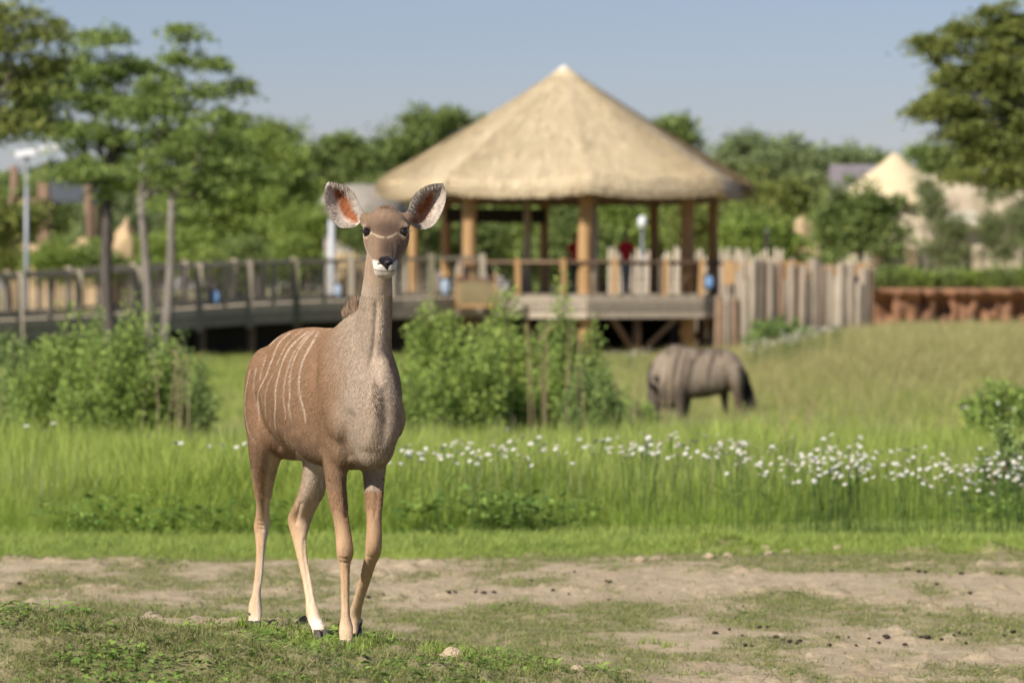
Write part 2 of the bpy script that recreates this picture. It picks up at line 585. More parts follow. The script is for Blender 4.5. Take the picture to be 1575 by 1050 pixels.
# ================================================================ gazebo, boardwalk, palisade
wood_tan = mat_solid('post_wood_tan', (.46, .28, .125), (.36, .21, .09), scale=3, rough=.75, bump=.5, bump_scale=9, stretch=(6, 6, .6), per_object=.12)
wood_grey = mat_solid('weathered_wood_grey', (.40, .34, .255), (.30, .25, .185), scale=3, rough=.85, bump=.5, bump_scale=10, stretch=(4, 4, 1), per_object=.18)
wood_pale = mat_solid('weathered_wood_pale', (.50, .42, .315), (.39, .32, .235), scale=3, rough=.85, bump=.5, bump_scale=10, stretch=(5, 5, .7), per_object=.2)
wood_brown = mat_solid('brown_wood', (.26, .17, .105), (.17, .11, .07), scale=3, rough=.8, bump=.4, bump_scale=10, stretch=(4, 4, 1), per_object=.15)
wood_orange = mat_solid('fresh_orange_wood', (.50, .31, .14), (.40, .24, .11), scale=3, rough=.75, bump=.4, bump_scale=10, stretch=(5, 5, .7), per_object=.12)
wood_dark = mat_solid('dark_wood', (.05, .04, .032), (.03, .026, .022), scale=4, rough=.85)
wood_green = mat_solid('mossy_wood', (.23, .21, .12), (.17, .16, .10), scale=4, rough=.85, stretch=(5, 5, .7), per_object=.15)
thatch_m = mat_solid('thatch', (.69, .56, .35), (.63, .505, .31), scale=2.2, rough=.9, bump=.45, bump_scale=10, stretch=(1, 1, .5), spec=.1)
straw_m = mat_leaf('straw', (.71, .58, .37), (.62, .50, .31), (.76, .635, .43), transl=.12, noise_scale=1.5, rough=.7, rand=.13)
rng0 = random.Random(11)

GZ_D = 130.0
GZ = P(868, 444, GZ_D); GZ[2] = 0.0
GS = 1 / ppm(GZ_D)                      # metres for one photo pixel at the gazebo
def gz_ang(deg, r):
    """Point round the gazebo: 0 deg towards the camera, positive to the right."""
    a = R(deg)
    return np.array([GZ[0] + r * math.sin(a), GZ[1] - r * math.cos(a), 0.0])
VERT = [-83 + 45 * k for k in range(8)]
DECK_Z = 1.28

def make_gazebo():
    gz0 = float(T(GZ[0], GZ[1]))
    root = empty('thatched_gazebo', (GZ[0], GZ[1], gz0), 'eight-sided gazebo with pale thatched cone roof on timber posts', 'gazebo')
    org = (GZ[0], GZ[1], gz0)
    # roof: thatch with rolled eaves that rise a little at every hip
    zc = CAM_H + (444 - 104) * GS; ze = CAM_H + (444 - 286) * GS
    RR = 291 * GS
    nA = 160
    prof = [(0.0, 0.0, 0), (.03, .012, 0), (.12, .12, 0), (.3, .305, 0), (.5, .505, 0), (.7, .70, 0), (.86, .855, 0), (.95, .945, 0), (.985, .985, 0), (1.0, 1.03, .0), (1.0, 1.07, .06), (.99, 1.10, .10), (.965, 1.12, .12), (.93, 1.10, .12), (.8, .93, .10), (.4, .52, 0), (0, .12, 0)]
    rings = []
    for (rf, zf, sag) in prof:
        ring = []
        for k in range(nA):
            a = 360 * k / nA
            rel = ((a - VERT[0]) % 45) - 22.5          # -22.5..22.5, 0 in the middle of a face
            octr = math.cos(R(22.5)) / math.cos(R(rel))  # 1 at the hips
            rr = RR * rf * octr
            z = zc - (zc - ze) * zf
            hip = (abs(rel) / 22.5) ** 3
            z += hip * .13 * rf ** 3
            wob = (float(vnoise(a * .35, zf * 6, 7)) - .5) * .05 * rf
            p = gz_ang(a, max(rr + wob, .002)); p[2] = z + (float(vnoise(a * .6, zf * 9, 9)) - .5) * .05 * rf
            ring.append(p)
        rings.append(ring)
    b = MB(); b.rings(rings)
    roof = b.build('roof', thatch_m, root, True, org)
    # straw laid down the slope and combed over the eaves
    rng = np.random.default_rng(5)
    n = 30000
    aa = rng.random(n) * 360
    rf = np.sqrt(rng.random(n)) * .99
    edge = rng.random(n) < .30
    rf = np.where(edge, rng.uniform(.93, 1.0, n), rf)
    rel = ((aa - VERT[0]) % 45) - 22.5
    octr = np.cos(R(22.5)) / np.cos(np.radians(rel))
    hip = (np.abs(rel) / 22.5) ** 3
    def at(aa_, rf_, lift):
        rr = RR * rf_ * octr
        zz = zc - (zc - ze) * rf_ + hip * .13 * rf_ ** 3 + lift
        return np.stack([GZ[0] + rr * np.sin(np.radians(aa_)), GZ[1] - rr * np.cos(np.radians(aa_)), zz], 1)
    ln = rng.uniform(.25, .6, n)
    p0 = at(aa, rf, .03); p1 = at(aa + rng.normal(0, .8, n), np.minimum(rf + ln / 5.9, 1.03), .055)
    over = (rf + ln / 5.9) > 1.0
    p1[over, 2] -= rng.uniform(.16, .42, over.sum())
    tang = np.stack([np.cos(np.radians(aa)), np.sin(np.radians(aa)), np.zeros(n)], 1) * rng.uniform(.007, .014, (n, 1))
    VV = np.stack([p0 - tang, p0 + tang, p1 + tang * .6, p1 - tang * .6], 1).reshape(-1, 3) - np.array(org)
    me = big_mesh('straw', VV, np.arange(n * 4).reshape(-1, 4), straw_m, False, {'rnd': ('FLOAT', np.repeat(rng.random(n), 4))})
    o = link('straw', me, roof); o['kind'] = 'stuff'
    b = MB(); b.tube([(GZ[0], GZ[1], zc - .16), (GZ[0], GZ[1], zc - .02), (GZ[0], GZ[1], zc + .06)], [.26, .15, .03], 12)
    b.build('roof_cap', mat_solid('pale_cap', (.78, .72, .60), (.70, .62, .50), rough=.9), roof, True, org)
    # posts at the eight corners, beams between their heads, rafters up to the peak
    rp = 233 * GS
    for i, v in enumerate(VERT):
        p = gz_ang(v, rp)
        rad = (.20 if -45 < v < 60 else .15)
        b = MB(); rr_ = random.Random(i)
        zs = [float(T(p[0], p[1])) - .4, .6, 1.6, 2.6, 3.4, zc - (zc - ze) * (rp / RR) - .22]
        b.tube([(p[0] + rr_.uniform(-.02, .02), p[1], z) for z in zs], [rad * f for f in (1.06, 1.03, 1.0, .97, .95, .93)], 14, wob=.05, rng=rr_)
        b.build('post', wood_tan, root, True, org)
        q = gz_ang(VERT[(i + 1) % 8], rp)
        b = MB(); zb = 3.98
        b.bar((p[0], p[1], zb), (q[0], q[1], zb), .16, .26)
        b.build('beam', wood_brown, root, False, org)
        b = MB(); e = gz_ang(v, RR * .93)
        b.tube([(e[0], e[1], ze + .16), (GZ[0], GZ[1], zc - .5)], [.07, .07], 8)
        b.build('rafter', wood_brown, root, True, org)
    # slimmer grey posts standing inside, and a dark board hung between the rear-left posts
    for px, d in ((811, 131.5), (914, 127.2), (716, 129.0)):
        p = P(px, 444, d)
        b = MB(); b.tube([(p[0], p[1], DECK_Z), (p[0], p[1], 2.6), (p[0], p[1], 4.0)], [.12, .115, .11], 10)
        b.build('post', wood_pale, root, True, org)
    a0 = gz_ang(VERT[7], rp); a1 = gz_ang(VERT[6], rp)
    b = MB(); b.bar((a0[0], a0[1] - .2, 3.55), (a1[0], a1[1] - .2, 3.55), .10, .42); b.build('header_board', wood_dark, root, False, org)
    # deck, its fascia boards and the framing below
    rd = 4.85
    ring_t = [gz_ang(v, rd) for v in VERT]
    b = MB()
    for k in range(46):
        yy = GZ[1] - rd + (k + .5) * (2 * rd / 46)
        half = 0
        xs = []
        for i in range(8):
            p, q = ring_t[i], ring_t[(i + 1) % 8]
            if (p[1] - yy) * (q[1] - yy) <= 0 and abs(p[1] - q[1]) > 1e-6:
                t = (yy - p[1]) / (q[1] - p[1]); xs.append(p[0] + t * (q[0] - p[0]))
        if len(xs) >= 2:
            b.box(((min(xs) + max(xs)) / 2, yy, DECK_Z - .022), (max(xs) - min(xs), 2 * rd / 46 - .012, .04))
    o = b.build('deck_boards', wood_grey, root, False, org); o['kind'] = 'stuff'
    for i in range(8):
        p, q = ring_t[i], ring_t[(i + 1) % 8]
        for j, (zz, hh) in enumerate(((DECK_Z - .15, .19), (DECK_Z - .36, .20), (DECK_Z - .58, .17))):
            b = MB(); off = gz_ang(VERT[i] + 22.5, .03 + .012 * j) - np.array([GZ[0], GZ[1], 0])
            b.bar(np.array([p[0], p[1], zz]) + off, np.array([q[0], q[1], zz]) + off, .05, hh)
            b.build('fascia_board', wood_pale if j != 1 else wood_grey, root, False, org)
    for i in range(8):
        v = VERT[i] + 22.5
        p = gz_ang(v, 4.0); zt = float(T(p[0], p[1])) - .3
        b = MB(); b.tube([(p[0], p[1], zt), (p[0], p[1], DECK_Z - .3)], [.12, .12], 8); b.build('pile', wood_brown, root, True, org)
        for dv in (-16, 16):
            q = gz_ang(v + dv * .9, 4.6)
            b = MB(); b.bar((p[0], p[1], zt + .4), (q[0], q[1], DECK_Z - .55), .10, .12); b.build('brace', wood_brown, root, False, org)
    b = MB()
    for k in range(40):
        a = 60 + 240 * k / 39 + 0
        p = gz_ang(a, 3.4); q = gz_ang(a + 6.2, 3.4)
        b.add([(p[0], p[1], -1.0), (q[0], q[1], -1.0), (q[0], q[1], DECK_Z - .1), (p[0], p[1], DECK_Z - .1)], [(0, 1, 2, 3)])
    b.build('backing', wood_dark, root, False, org)  # dark curved sheet closing off the rear below the deck
    # railing: posts leaning slightly, top rail, wire infill
    top = CAM_H + (444 - 404) * GS
    rr0 = 4.78
    spans = [(-45, 97)]
    angs = [-38, -17.5, -1, 17, 38, 52, 74, 97, 120, 142, 165, 187, 209, 232, 252]
    for i, a in enumerate(angs):
        p = gz_ang(a, rr0 * (math.cos(R(22.5)) / math.cos(R(((a - VERT[0]) % 45) - 22.5)))); lean = gz_ang(a, .10) - np.array([GZ[0], GZ[1], 0])
        b = MB(); front = -40 < a < 60
        b.bar((p[0] - lean[0] * .3, p[1] - lean[1] * .3, DECK_Z - (.62 if front else .1)), (p[0] + lean[0] * .4, p[1] + lean[1] * .4, top + .09), .155, .155, up=(0, 1, 0))
        b.build('railing_post', wood_tan if front and a > -25 else wood_brown, root, False, org)
        if i:
            q = last
            b = MB(); b.bar((q[0], q[1], top), (p[0], p[1], top), .14, .075); b.build('top_rail', wood_brown if front else wood_dark, root, False, org)
            b = MB()
            for hh in (.2, .4, .6, .8):
                b.bar((q[0], q[1], DECK_Z + hh), (p[0], p[1], DECK_Z + hh), .012, .012)
            o = b.build('rail_wire', wood_dark, root, False, org); o['kind'] = 'stuff'
        last = p
    return root

make_gazebo()

def make_boardwalk():
    # centre line of the near edge: pixel of the deck edge and its distance
    pts = [(-420, 506, 104), (-120, 498, 109.5), (32, 492, 112), (122, 488, 114), (213, 481, 116), (307, 474, 118), (384, 469, 119.5), (456, 466, 121), (540, 463, 122.5), (664, 459, 124.5), (742, 456, 125.6)]
    near = [P(*q) for q in pts]
    org = tuple(near[2] * np.array([1, 1, 0]))
    root = empty('boardwalk', org, 'raised timber boardwalk with grey railing leading to the gazebo', 'boardwalk')
    W_ = 2.3
    def off(i):
        a = near[max(i - 1, 0)]; c = near[min(i + 1, len(near) - 1)]
        d = c - a; n = np.array([-d[1], d[0], 0]); n /= np.linalg.norm(n)
        return n
    far = [near[i] + off(i) * W_ for i in range(len(near))]
    H_ = 1.08
    rg = random.Random(4)
    for i in range(len(near)):
        p, q = near[i], far[i]
        zt = float(T(p[0], p[1]))
        b = MB(); b.bar((p[0], p[1] - .09, p[2] - .62 if i > 1 else p[2] - .6), (p[0], p[1] - .09, p[2] + H_ + .10), .17, .15, up=(0, 1, 0))
        b.build('railing_post', wood_green if i in (7, 9) else wood_grey, root, False, org)
        b = MB(); b.bar((q[0], q[1], q[2] - .1), (q[0], q[1], q[2] + H_ + .10), .15, .15, up=(0, 1, 0)); b.build('railing_post', wood_pale, root, False, org)
        b = MB(); b.tube([(p[0], p[1] + .5, zt - .3), (p[0], p[1] + .5, p[2] - .1)], [.13, .12], 8); b.build('pile', wood_brown, root, True, org)
        b = MB(); b.tube([(q[0], q[1] - .3, zt - .3), (q[0], q[1] - .3, p[2] - .1)], [.13, .12], 8); b.build('pile', wood_brown, root, True, org)
        if i == len(near) - 1:
            break
        p2, q2 = near[i + 1], far[i + 1]
        for (a, c, m) in ((p, p2, wood_pale), (q, q2, wood_pale)):
            for hh, th in ((H_, .085), (.10, .10)):
                b = MB(); b.bar((a[0], a[1], a[2] + hh), (c[0], c[1], c[2] + hh), .14 if hh > .5 else .06, th); b.build('rail', m, root, False, org)
            mid = (a + c) / 2
            b = MB(); b.bar((mid[0], mid[1], mid[2]), (mid[0], mid[1], mid[2] + H_), .10, .10, up=(0, 1, 0)); b.build('railing_post', m, root, False, org)
            b = MB(); L_ = np.linalg.norm(c - a); nb = max(2, int(L_ / .20))
            for k in range(1, nb):
                r_ = a + (c - a) * k / nb
                b.bar((r_[0], r_[1], r_[2] + .14), (r_[0], r_[1], r_[2] + H_ - .03), .022, .022, up=(0, 1, 0))
            o = b.build('baluster_bay', wood_grey, root, False, org); o['kind'] = 'stuff'
        for hh, th, dy in ((-.12, .22, -.02), (-.38, .26, -.035)):
            b = MB(); b.bar((p[0], p[1] + dy, p[2] + hh), (p2[0], p2[1] + dy, p2[2] + hh), .05, th); b.build('fascia_board', wood_pale if hh > -.2 else wood_grey, root, False, org)
        b = MB(); L_ = np.linalg.norm(p2 - p); nb = max(2, int(L_ / .15))
        for k in range(nb):
            t = (k + .5) / nb
            a = p + (p2 - p) * t; c = q + (q2 - q) * t
            b.bar((a[0], a[1], a[2] - .02), (c[0], c[1], c[2] - .02), L_ / nb - .012, .04)
        o = b.build('deck_boards', wood_grey, root, False, org); o['kind'] = 'stuff'
        # dark panel closes the space below the walk
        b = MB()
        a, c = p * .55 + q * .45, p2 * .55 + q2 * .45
        b.bar((a[0], a[1], (a[2] - .05 - 1.3) / 2), (c[0], c[1], (c[2] - .05 - 1.3) / 2), .04, a[2] + 1.2); b.build('backing', wood_dark, root, False, org)
    return near, far

BW_NEAR, BW_FAR = make_boardwalk()

def make_palisade():
    rg = random.Random(8)
    log_m = mat_solid('palisade_log', (.34, .28, .21), (.21, .17, .125), scale=3, rough=.85, bump=.6, bump_scale=9, stretch=(6, 6, .6), per_object=.32)
    a = P(1106, 444, 121.5); c = P(1340, 444, 121.5)
    org = (a[0], a[1], float(T(a[0], a[1])))
    root = empty('palisade_fence', org, 'palisade of uneven grey logs with orange boards behind, beside the gazebo', 'fence')
    n = 40
    mats = [log_m, log_m, log_m, wood_brown, log_m, wood_grey]
    for i in range(n):
        t = (i + rg.uniform(-.25, .25)) / (n - 1)
        px = 1106 + 234 * t
        d = 121.5 + rg.uniform(-.12, .12)
        low = t < .12
        py = rg.uniform(452, 466) if low else rg.choice([rg.uniform(394, 408), rg.uniform(398, 425), rg.uniform(405, 436)])
        top = P(px, py, d); zb = float(T(top[0], top[1])) - .3
        r_ = rg.uniform(.065, .115)
        b = MB(); k = rg.uniform(-.05, .05)
        zm = (zb + top[2]) / 2
        b.tube([(top[0] + k, d, zb), (top[0] + k * .3 + rg.uniform(-.02, .02), d, zm), (top[0], d, top[2] - .03), (top[0], d, top[2])], [r_ * 1.08, r_, r_ * .94, r_ * .7], 9, wob=.1, rng=rg)
        b.build('log', rg.choice(mats), root, True, org)
    # orange boards showing between and above the logs
    for i in range(12):
        px0 = 1112 + i * 19; px1 = px0 + 17.5
        p0, p1 = P(px0, 444, 122.2), P(px1, 444, 122.2)
        zt = CAM_H + (444 - rg.uniform(399, 407)) / ppm(122.2)
        b = MB(); b.box(((p0[0] + p1[0]) / 2, 122.2 + rg.uniform(-.01, .01), zt - .33), (p1[0] - p0[0], .035, .62)); b.build('board', wood_orange, root, False, org)
    for i in range(30):
        t = i / 29
        px = 1112 + 226 * t + rg.uniform(-3, 3)
        p = P(px, 444, 122.6 + rg.uniform(-.1, .1)); zb = float(T(p[0], p[1])) - .3
        top = CAM_H + (444 - rg.uniform(396, 430)) / ppm(122.6)
        b = MB(); r_ = rg.uniform(.06, .1); b.tube([(p[0], p[1], zb), (p[0], p[1], (zb + top) / 2), (p[0], p[1], top)], [r_, r_, r_ * .8], 8, wob=.1, rng=rg); b.build('log', rg.choice([wood_tan, wood_grey, log_m, log_m]), root, True, org)
    # lower, paler palisade farther back
    b0 = P(930, 444, 141)
    org = (b0[0], b0[1], float(T(b0[0], b0[1])))
    root = empty('palisade_fence', org, 'far row of pale grey pickets seen through and beside the gazebo', 'fence')
    for i in range(46):
        px = 938 + i * 5.9 + rg.uniform(-1.5, 1.5)
        p = P(px, 444, 141); zb = float(T(p[0], p[1])) - .2
        top = CAM_H + (444 - rg.uniform(378, 398)) / ppm(141)
        b = MB(); r_ = rg.uniform(.05, .075); b.tube([(p[0], p[1], zb), (p[0], p[1], (zb + top) / 2), (p[0], p[1], top)], [r_, r_, r_ * .7], 7, wob=.1, rng=rg); b.build('log', wood_pale, root, True, org)
    for z_ in (411, 428):
        p0, p1 = P(936, z_, 141.2), P(1212, z_, 141.2)
        b = MB(); b.bar(p0, p1, .05, .22); b.build('rail', wood_orange, root, False, org)

make_palisade()

# ---------------------------------------------------------------- rock bank, huts, boulders at the back
def rock_mesh(name, size, seed, mat, detail=3, rough=.35, blocky=0.0):
    bm = bmesh.new()
    bmesh.ops.create_icosphere(bm, subdivisions=detail, radius=1)
    for v in bm.verts:
        c = v.co
        n = float(fbm(c.x * 1.6 + seed * 3.1 + c.z, c.y * 1.6 + c.z * 1.3, seed, 3)) - .5
        f = 1 + rough * 2 * n
        if blocky:
            m = max(abs(c.x), abs(c.y), abs(c.z)); c = c * (1 - blocky) + (c / m) * .8 * blocky
        v.co = Vector((c.x * size[0] * f, c.y * size[1] * f, c.z * size[2] * f))
    me = bpy.data.meshes.new(name); bm.to_mesh(me); bm.free()
    me.polygons.foreach_set('use_smooth', [True] * len(me.polygons))
    me.materials.append(mat)
    return me

def make_bank():
    """Red-brown undercut bank of faux rock at the right."""
    m = mat_solid('red_rock', (.33, .165, .085), (.16, .085, .052), scale=1.2, rough=.95, bump=1.0, bump_scale=4)
    x0 = P(1342, 444, 127)[0]; x1 = x0 + 14
    nx, nz = 170, 22
    V = []; Fq = []
    for i in range(nx):
        x = x0 + (x1 - x0) * i / (nx - 1)
        zt = 1.40 + .10 * (float(fbm(x * .8, 1, 3, 2)) - .5) ; zb = .1
        for j in range(nz):
            t = j / (nz - 1)
            z = zb + (zt - zb) * t
            under = .35 * sstep(.75, .95, t)
            dn = (float(fbm(x * 2.4, z * 1.0, 13, 5)) - .5) * .9
            crack = .35 * float(sstep(.56, .66, fbm(x * 3.4, z * .5, 18, 2)))
            V.append((x, 127 + dn + crack - under, z))
    for i in range(nx):
        x = x0 + (x1 - x0) * i / (nx - 1)
        V.append((x, 129.5, 1.45))
    for i in range(nx - 1):
        for j in range(nz - 1):
            a = i * nz + j; Fq.append((a, a + nz, a + nz + 1, a + 1))
        Fq.append((i * nz + nz - 1, (i + 1) * nz + nz - 1, nx * nz + i + 1, nx * nz + i))
    V = np.array(V)
    # left end closes back into the slope
    o0 = np.array([x0, 127, 0.1])
    me = big_mesh('rock_bank', V - o0, np.array(Fq), m, True)
    tag(link('rock_bank', me, None, tuple(o0)), 'red-brown crumbling earth bank below the hedge, past the palisade', 'bank')

make_bank()

cream = mat_solid('cream_plaster', (.62, .52, .38), (.50, .40, .28), scale=1.5, rough=.9, bump=.5, bump_scale=5)
purple_roof = mat_solid('grey_purple_shingles', (.235, .205, .215), (.18, .155, .165), scale=3, rough=.85, bump=.5, bump_scale=8)
tan_rock = mat_solid('tan_rock', (.56, .40, .22), (.42, .30, .18), scale=.9, rough=.95, bump=.8, bump_scale=3)
grey_thatch = mat_solid('grey_thatch', (.36, .32, .27), (.28, .245, .20), scale=2.5, rough=.95, bump=.8, bump_scale=8)

def make_huts():
    # thatched pointed hut
    d = 172.0; g = 1 / ppm(d)
    c = P(1376, 444, d); z0 = float(T(c[0], c[1]))
    root = empty('thatched_hut', (c[0], c[1], z0), 'tan hut with pointed thatched roof among the trees beyond the hedge', 'hut')
    org = (c[0], c[1], z0)
    zt = CAM_H + (444 - 236) * g; ze = CAM_H + (444 - 312) * g
    b = MB(); rings = []
    for rf, zf in ((0.0, 0), (.05, .01), (.25, .24), (.55, .50), (.8, .76), (1.0, 1.0), (1.0, 1.06), (.9, 1.08), (0, .9)):
        rings.append([(c[0] + 95 * g * rf * math.cos(2 * math.pi * k / 24), c[1] + 95 * g * rf * math.sin(2 * math.pi * k / 24), zt - (zt - ze) * zf) for k in range(24)])
    b.rings(rings); b.build('roof', thatch_m, root, True, org)
    b = MB(); b.tube([(c[0], c[1], z0 - .3), (c[0], c[1], ze)], [80 * g, 80 * g], 24); b.build('wall', cream, root, True, org)
    b = MB(); b.box((c[0] - .2, c[1] - 80 * g, z0 + 1.0), (1.1, .2, 2.2)); b.build('door', wood_brown, root, False, org)
    # gabled building with purple-grey roof
    d = 180.0; g = 1 / ppm(d)
    p = lambda x, y, dd=0: P(x, y, d + dd)
    c = P(1320, 444, d); z0 = float(T(c[0], c[1])); org = (c[0], c[1], z0)
    root = empty('gabled_building', org, 'building with flared grey-purple gable roof behind the pointed thatched hut', 'building')
    r0, r1 = p(1276, 257, 3), p(1372, 257, 3)
    b = MB()
    sl = [(0, 0), (1.2, .95), (2.1, 1.5), (3.3, 1.85)]
    for s_ in (-1, 1):
        for (y0, z0_), (y1, z1_) in zip(sl[:-1], sl[1:]):
            b.add([(r0[0] - .1 * y0, r0[1] - s_ * y0, r0[2] - z0_), (r1[0], r1[1] - s_ * y0, r1[2] - z0_), (r1[0], r1[1] - s_ * y1, r1[2] - z1_), (r0[0] - .1 * y1, r0[1] - s_ * y1, r0[2] - z1_)], [(0, 1, 2, 3)])
    o = b.build('roof', purple_roof, root, False, org)
    md = o.modifiers.new('thick', 'SOLIDIFY'); md.thickness = .12
    b = MB(); b.box(((r0[0] + r1[0]) / 2 + .2, r0[1], (r0[2] - 1.6 + z0) / 2), (r1[0] - r0[0] - .6, 5.2, r0[2] - 1.6 - z0)); b.build('wall', cream, root, False, org)
    b = MB(); b.add([(r0[0] + .3, r0[1] - 2.4, r0[2] - 1.6), (r0[0] + .3, r0[1] + 2.4, r0[2] - 1.6), (r0[0] + .3, r0[1], r0[2] - .1)], [(0, 1, 2)]); b.build('gable', wood_dark, root, False, org)
    # pale mud-plastered wall building
    d = 168.0; g = 1 / ppm(d)
    c = P(1480, 444, d); z0 = float(T(c[0], c[1])); org = (c[0], c[1], z0)
    root = empty('mud_building', org, 'cream mud-walled building with ragged parapet and dark timber base, overgrown with vines', 'building')
    nx, nz = 60, 24; V = []; Fq = []
    for i in range(nx):
        px = 1412 + (1575 - 1412) * i / (nx - 1)
        top = np.interp(px, [1412, 1425, 1440, 1455, 1500, 1515, 1530, 1575], [285, 268, 266, 272, 268, 280, 268, 270]) + (float(vnoise(px * .15, 2, 4)) - .5) * 8
        zt = CAM_H + (444 - top) * g
        for j in range(nz):
            z = z0 - .3 + (zt - z0 + .3) * j / (nz - 1)
            x = P(px, 444, d)[0]
            V.append((x - c[0], (float(fbm(x * .9, z * .9, 6, 3)) - .5) * .9, z - z0))
    for i in range(nx - 1):
        for j in range(nz - 1):
            a = i * nz + j; Fq.append((a, a + nz, a + nz + 1, a + 1))
    o = link('wall', big_mesh('wall', np.array(V), np.array(Fq), cream, True), root)
    md = o.modifiers.new('thick', 'SOLIDIFY'); md.thickness = .5; md.offset = -1
    b = MB(); q = P(1478, 335, d - .6)
    b.box((q[0], q[1] - .1, q[2]), (46 * g, .25, 20 * g)); b.build('window_shutter', mat_solid('white_shutter', (.78, .72, .62), (.70, .62, .5), rough=.8), root, False, org)
    for i in range(9):
        q = P(1350 + i * 17, 398, d - 1.2)
        b = MB(); b.box((q[0], q[1], q[2]), (15.5 * g, .12, (30 + 4 * (i % 3)) * g)); b.build('base_board', wood_dark if i % 3 else wood_brown, root, False, org)
    # grey domed hut behind the kudu's head
    d = 150.0; g = 1 / ppm(d)
    c = P(556, 444, d); z0 = float(T(c[0], c[1])); org = (c[0], c[1], z0)
    root = empty('domed_hut', org, 'round hut with weathered grey domed thatch left of the gazebo', 'hut')
    zt = CAM_H + (444 - 283) * g; ze = CAM_H + (444 - 340) * g
    b = MB(); rings = []
    for k in range(9):
        a = math.pi / 2 * k / 8
        rings.append([(c[0] + 74 * g * max(math.sin(a), .01) * math.cos(t * math.pi / 12), c[1] + 74 * g * max(math.sin(a), .01) * math.sin(t * math.pi / 12), ze + (zt - ze) * math.cos(a) ** .8) for t in range(24)])
    rings.append([(c[0] + 66 * g * math.cos(t * math.pi / 12), c[1] + 66 * g * math.sin(t * math.pi / 12), ze - .15) for t in range(24)])
    b.rings(rings); b.build('roof', grey_thatch, root, True, org)
    b = MB(); b.tube([(c[0], c[1], z0 - .3), (c[0], c[1], ze)], [58 * g, 58 * g], 20); b.build('wall', grey_thatch, root, True, org)

make_huts()

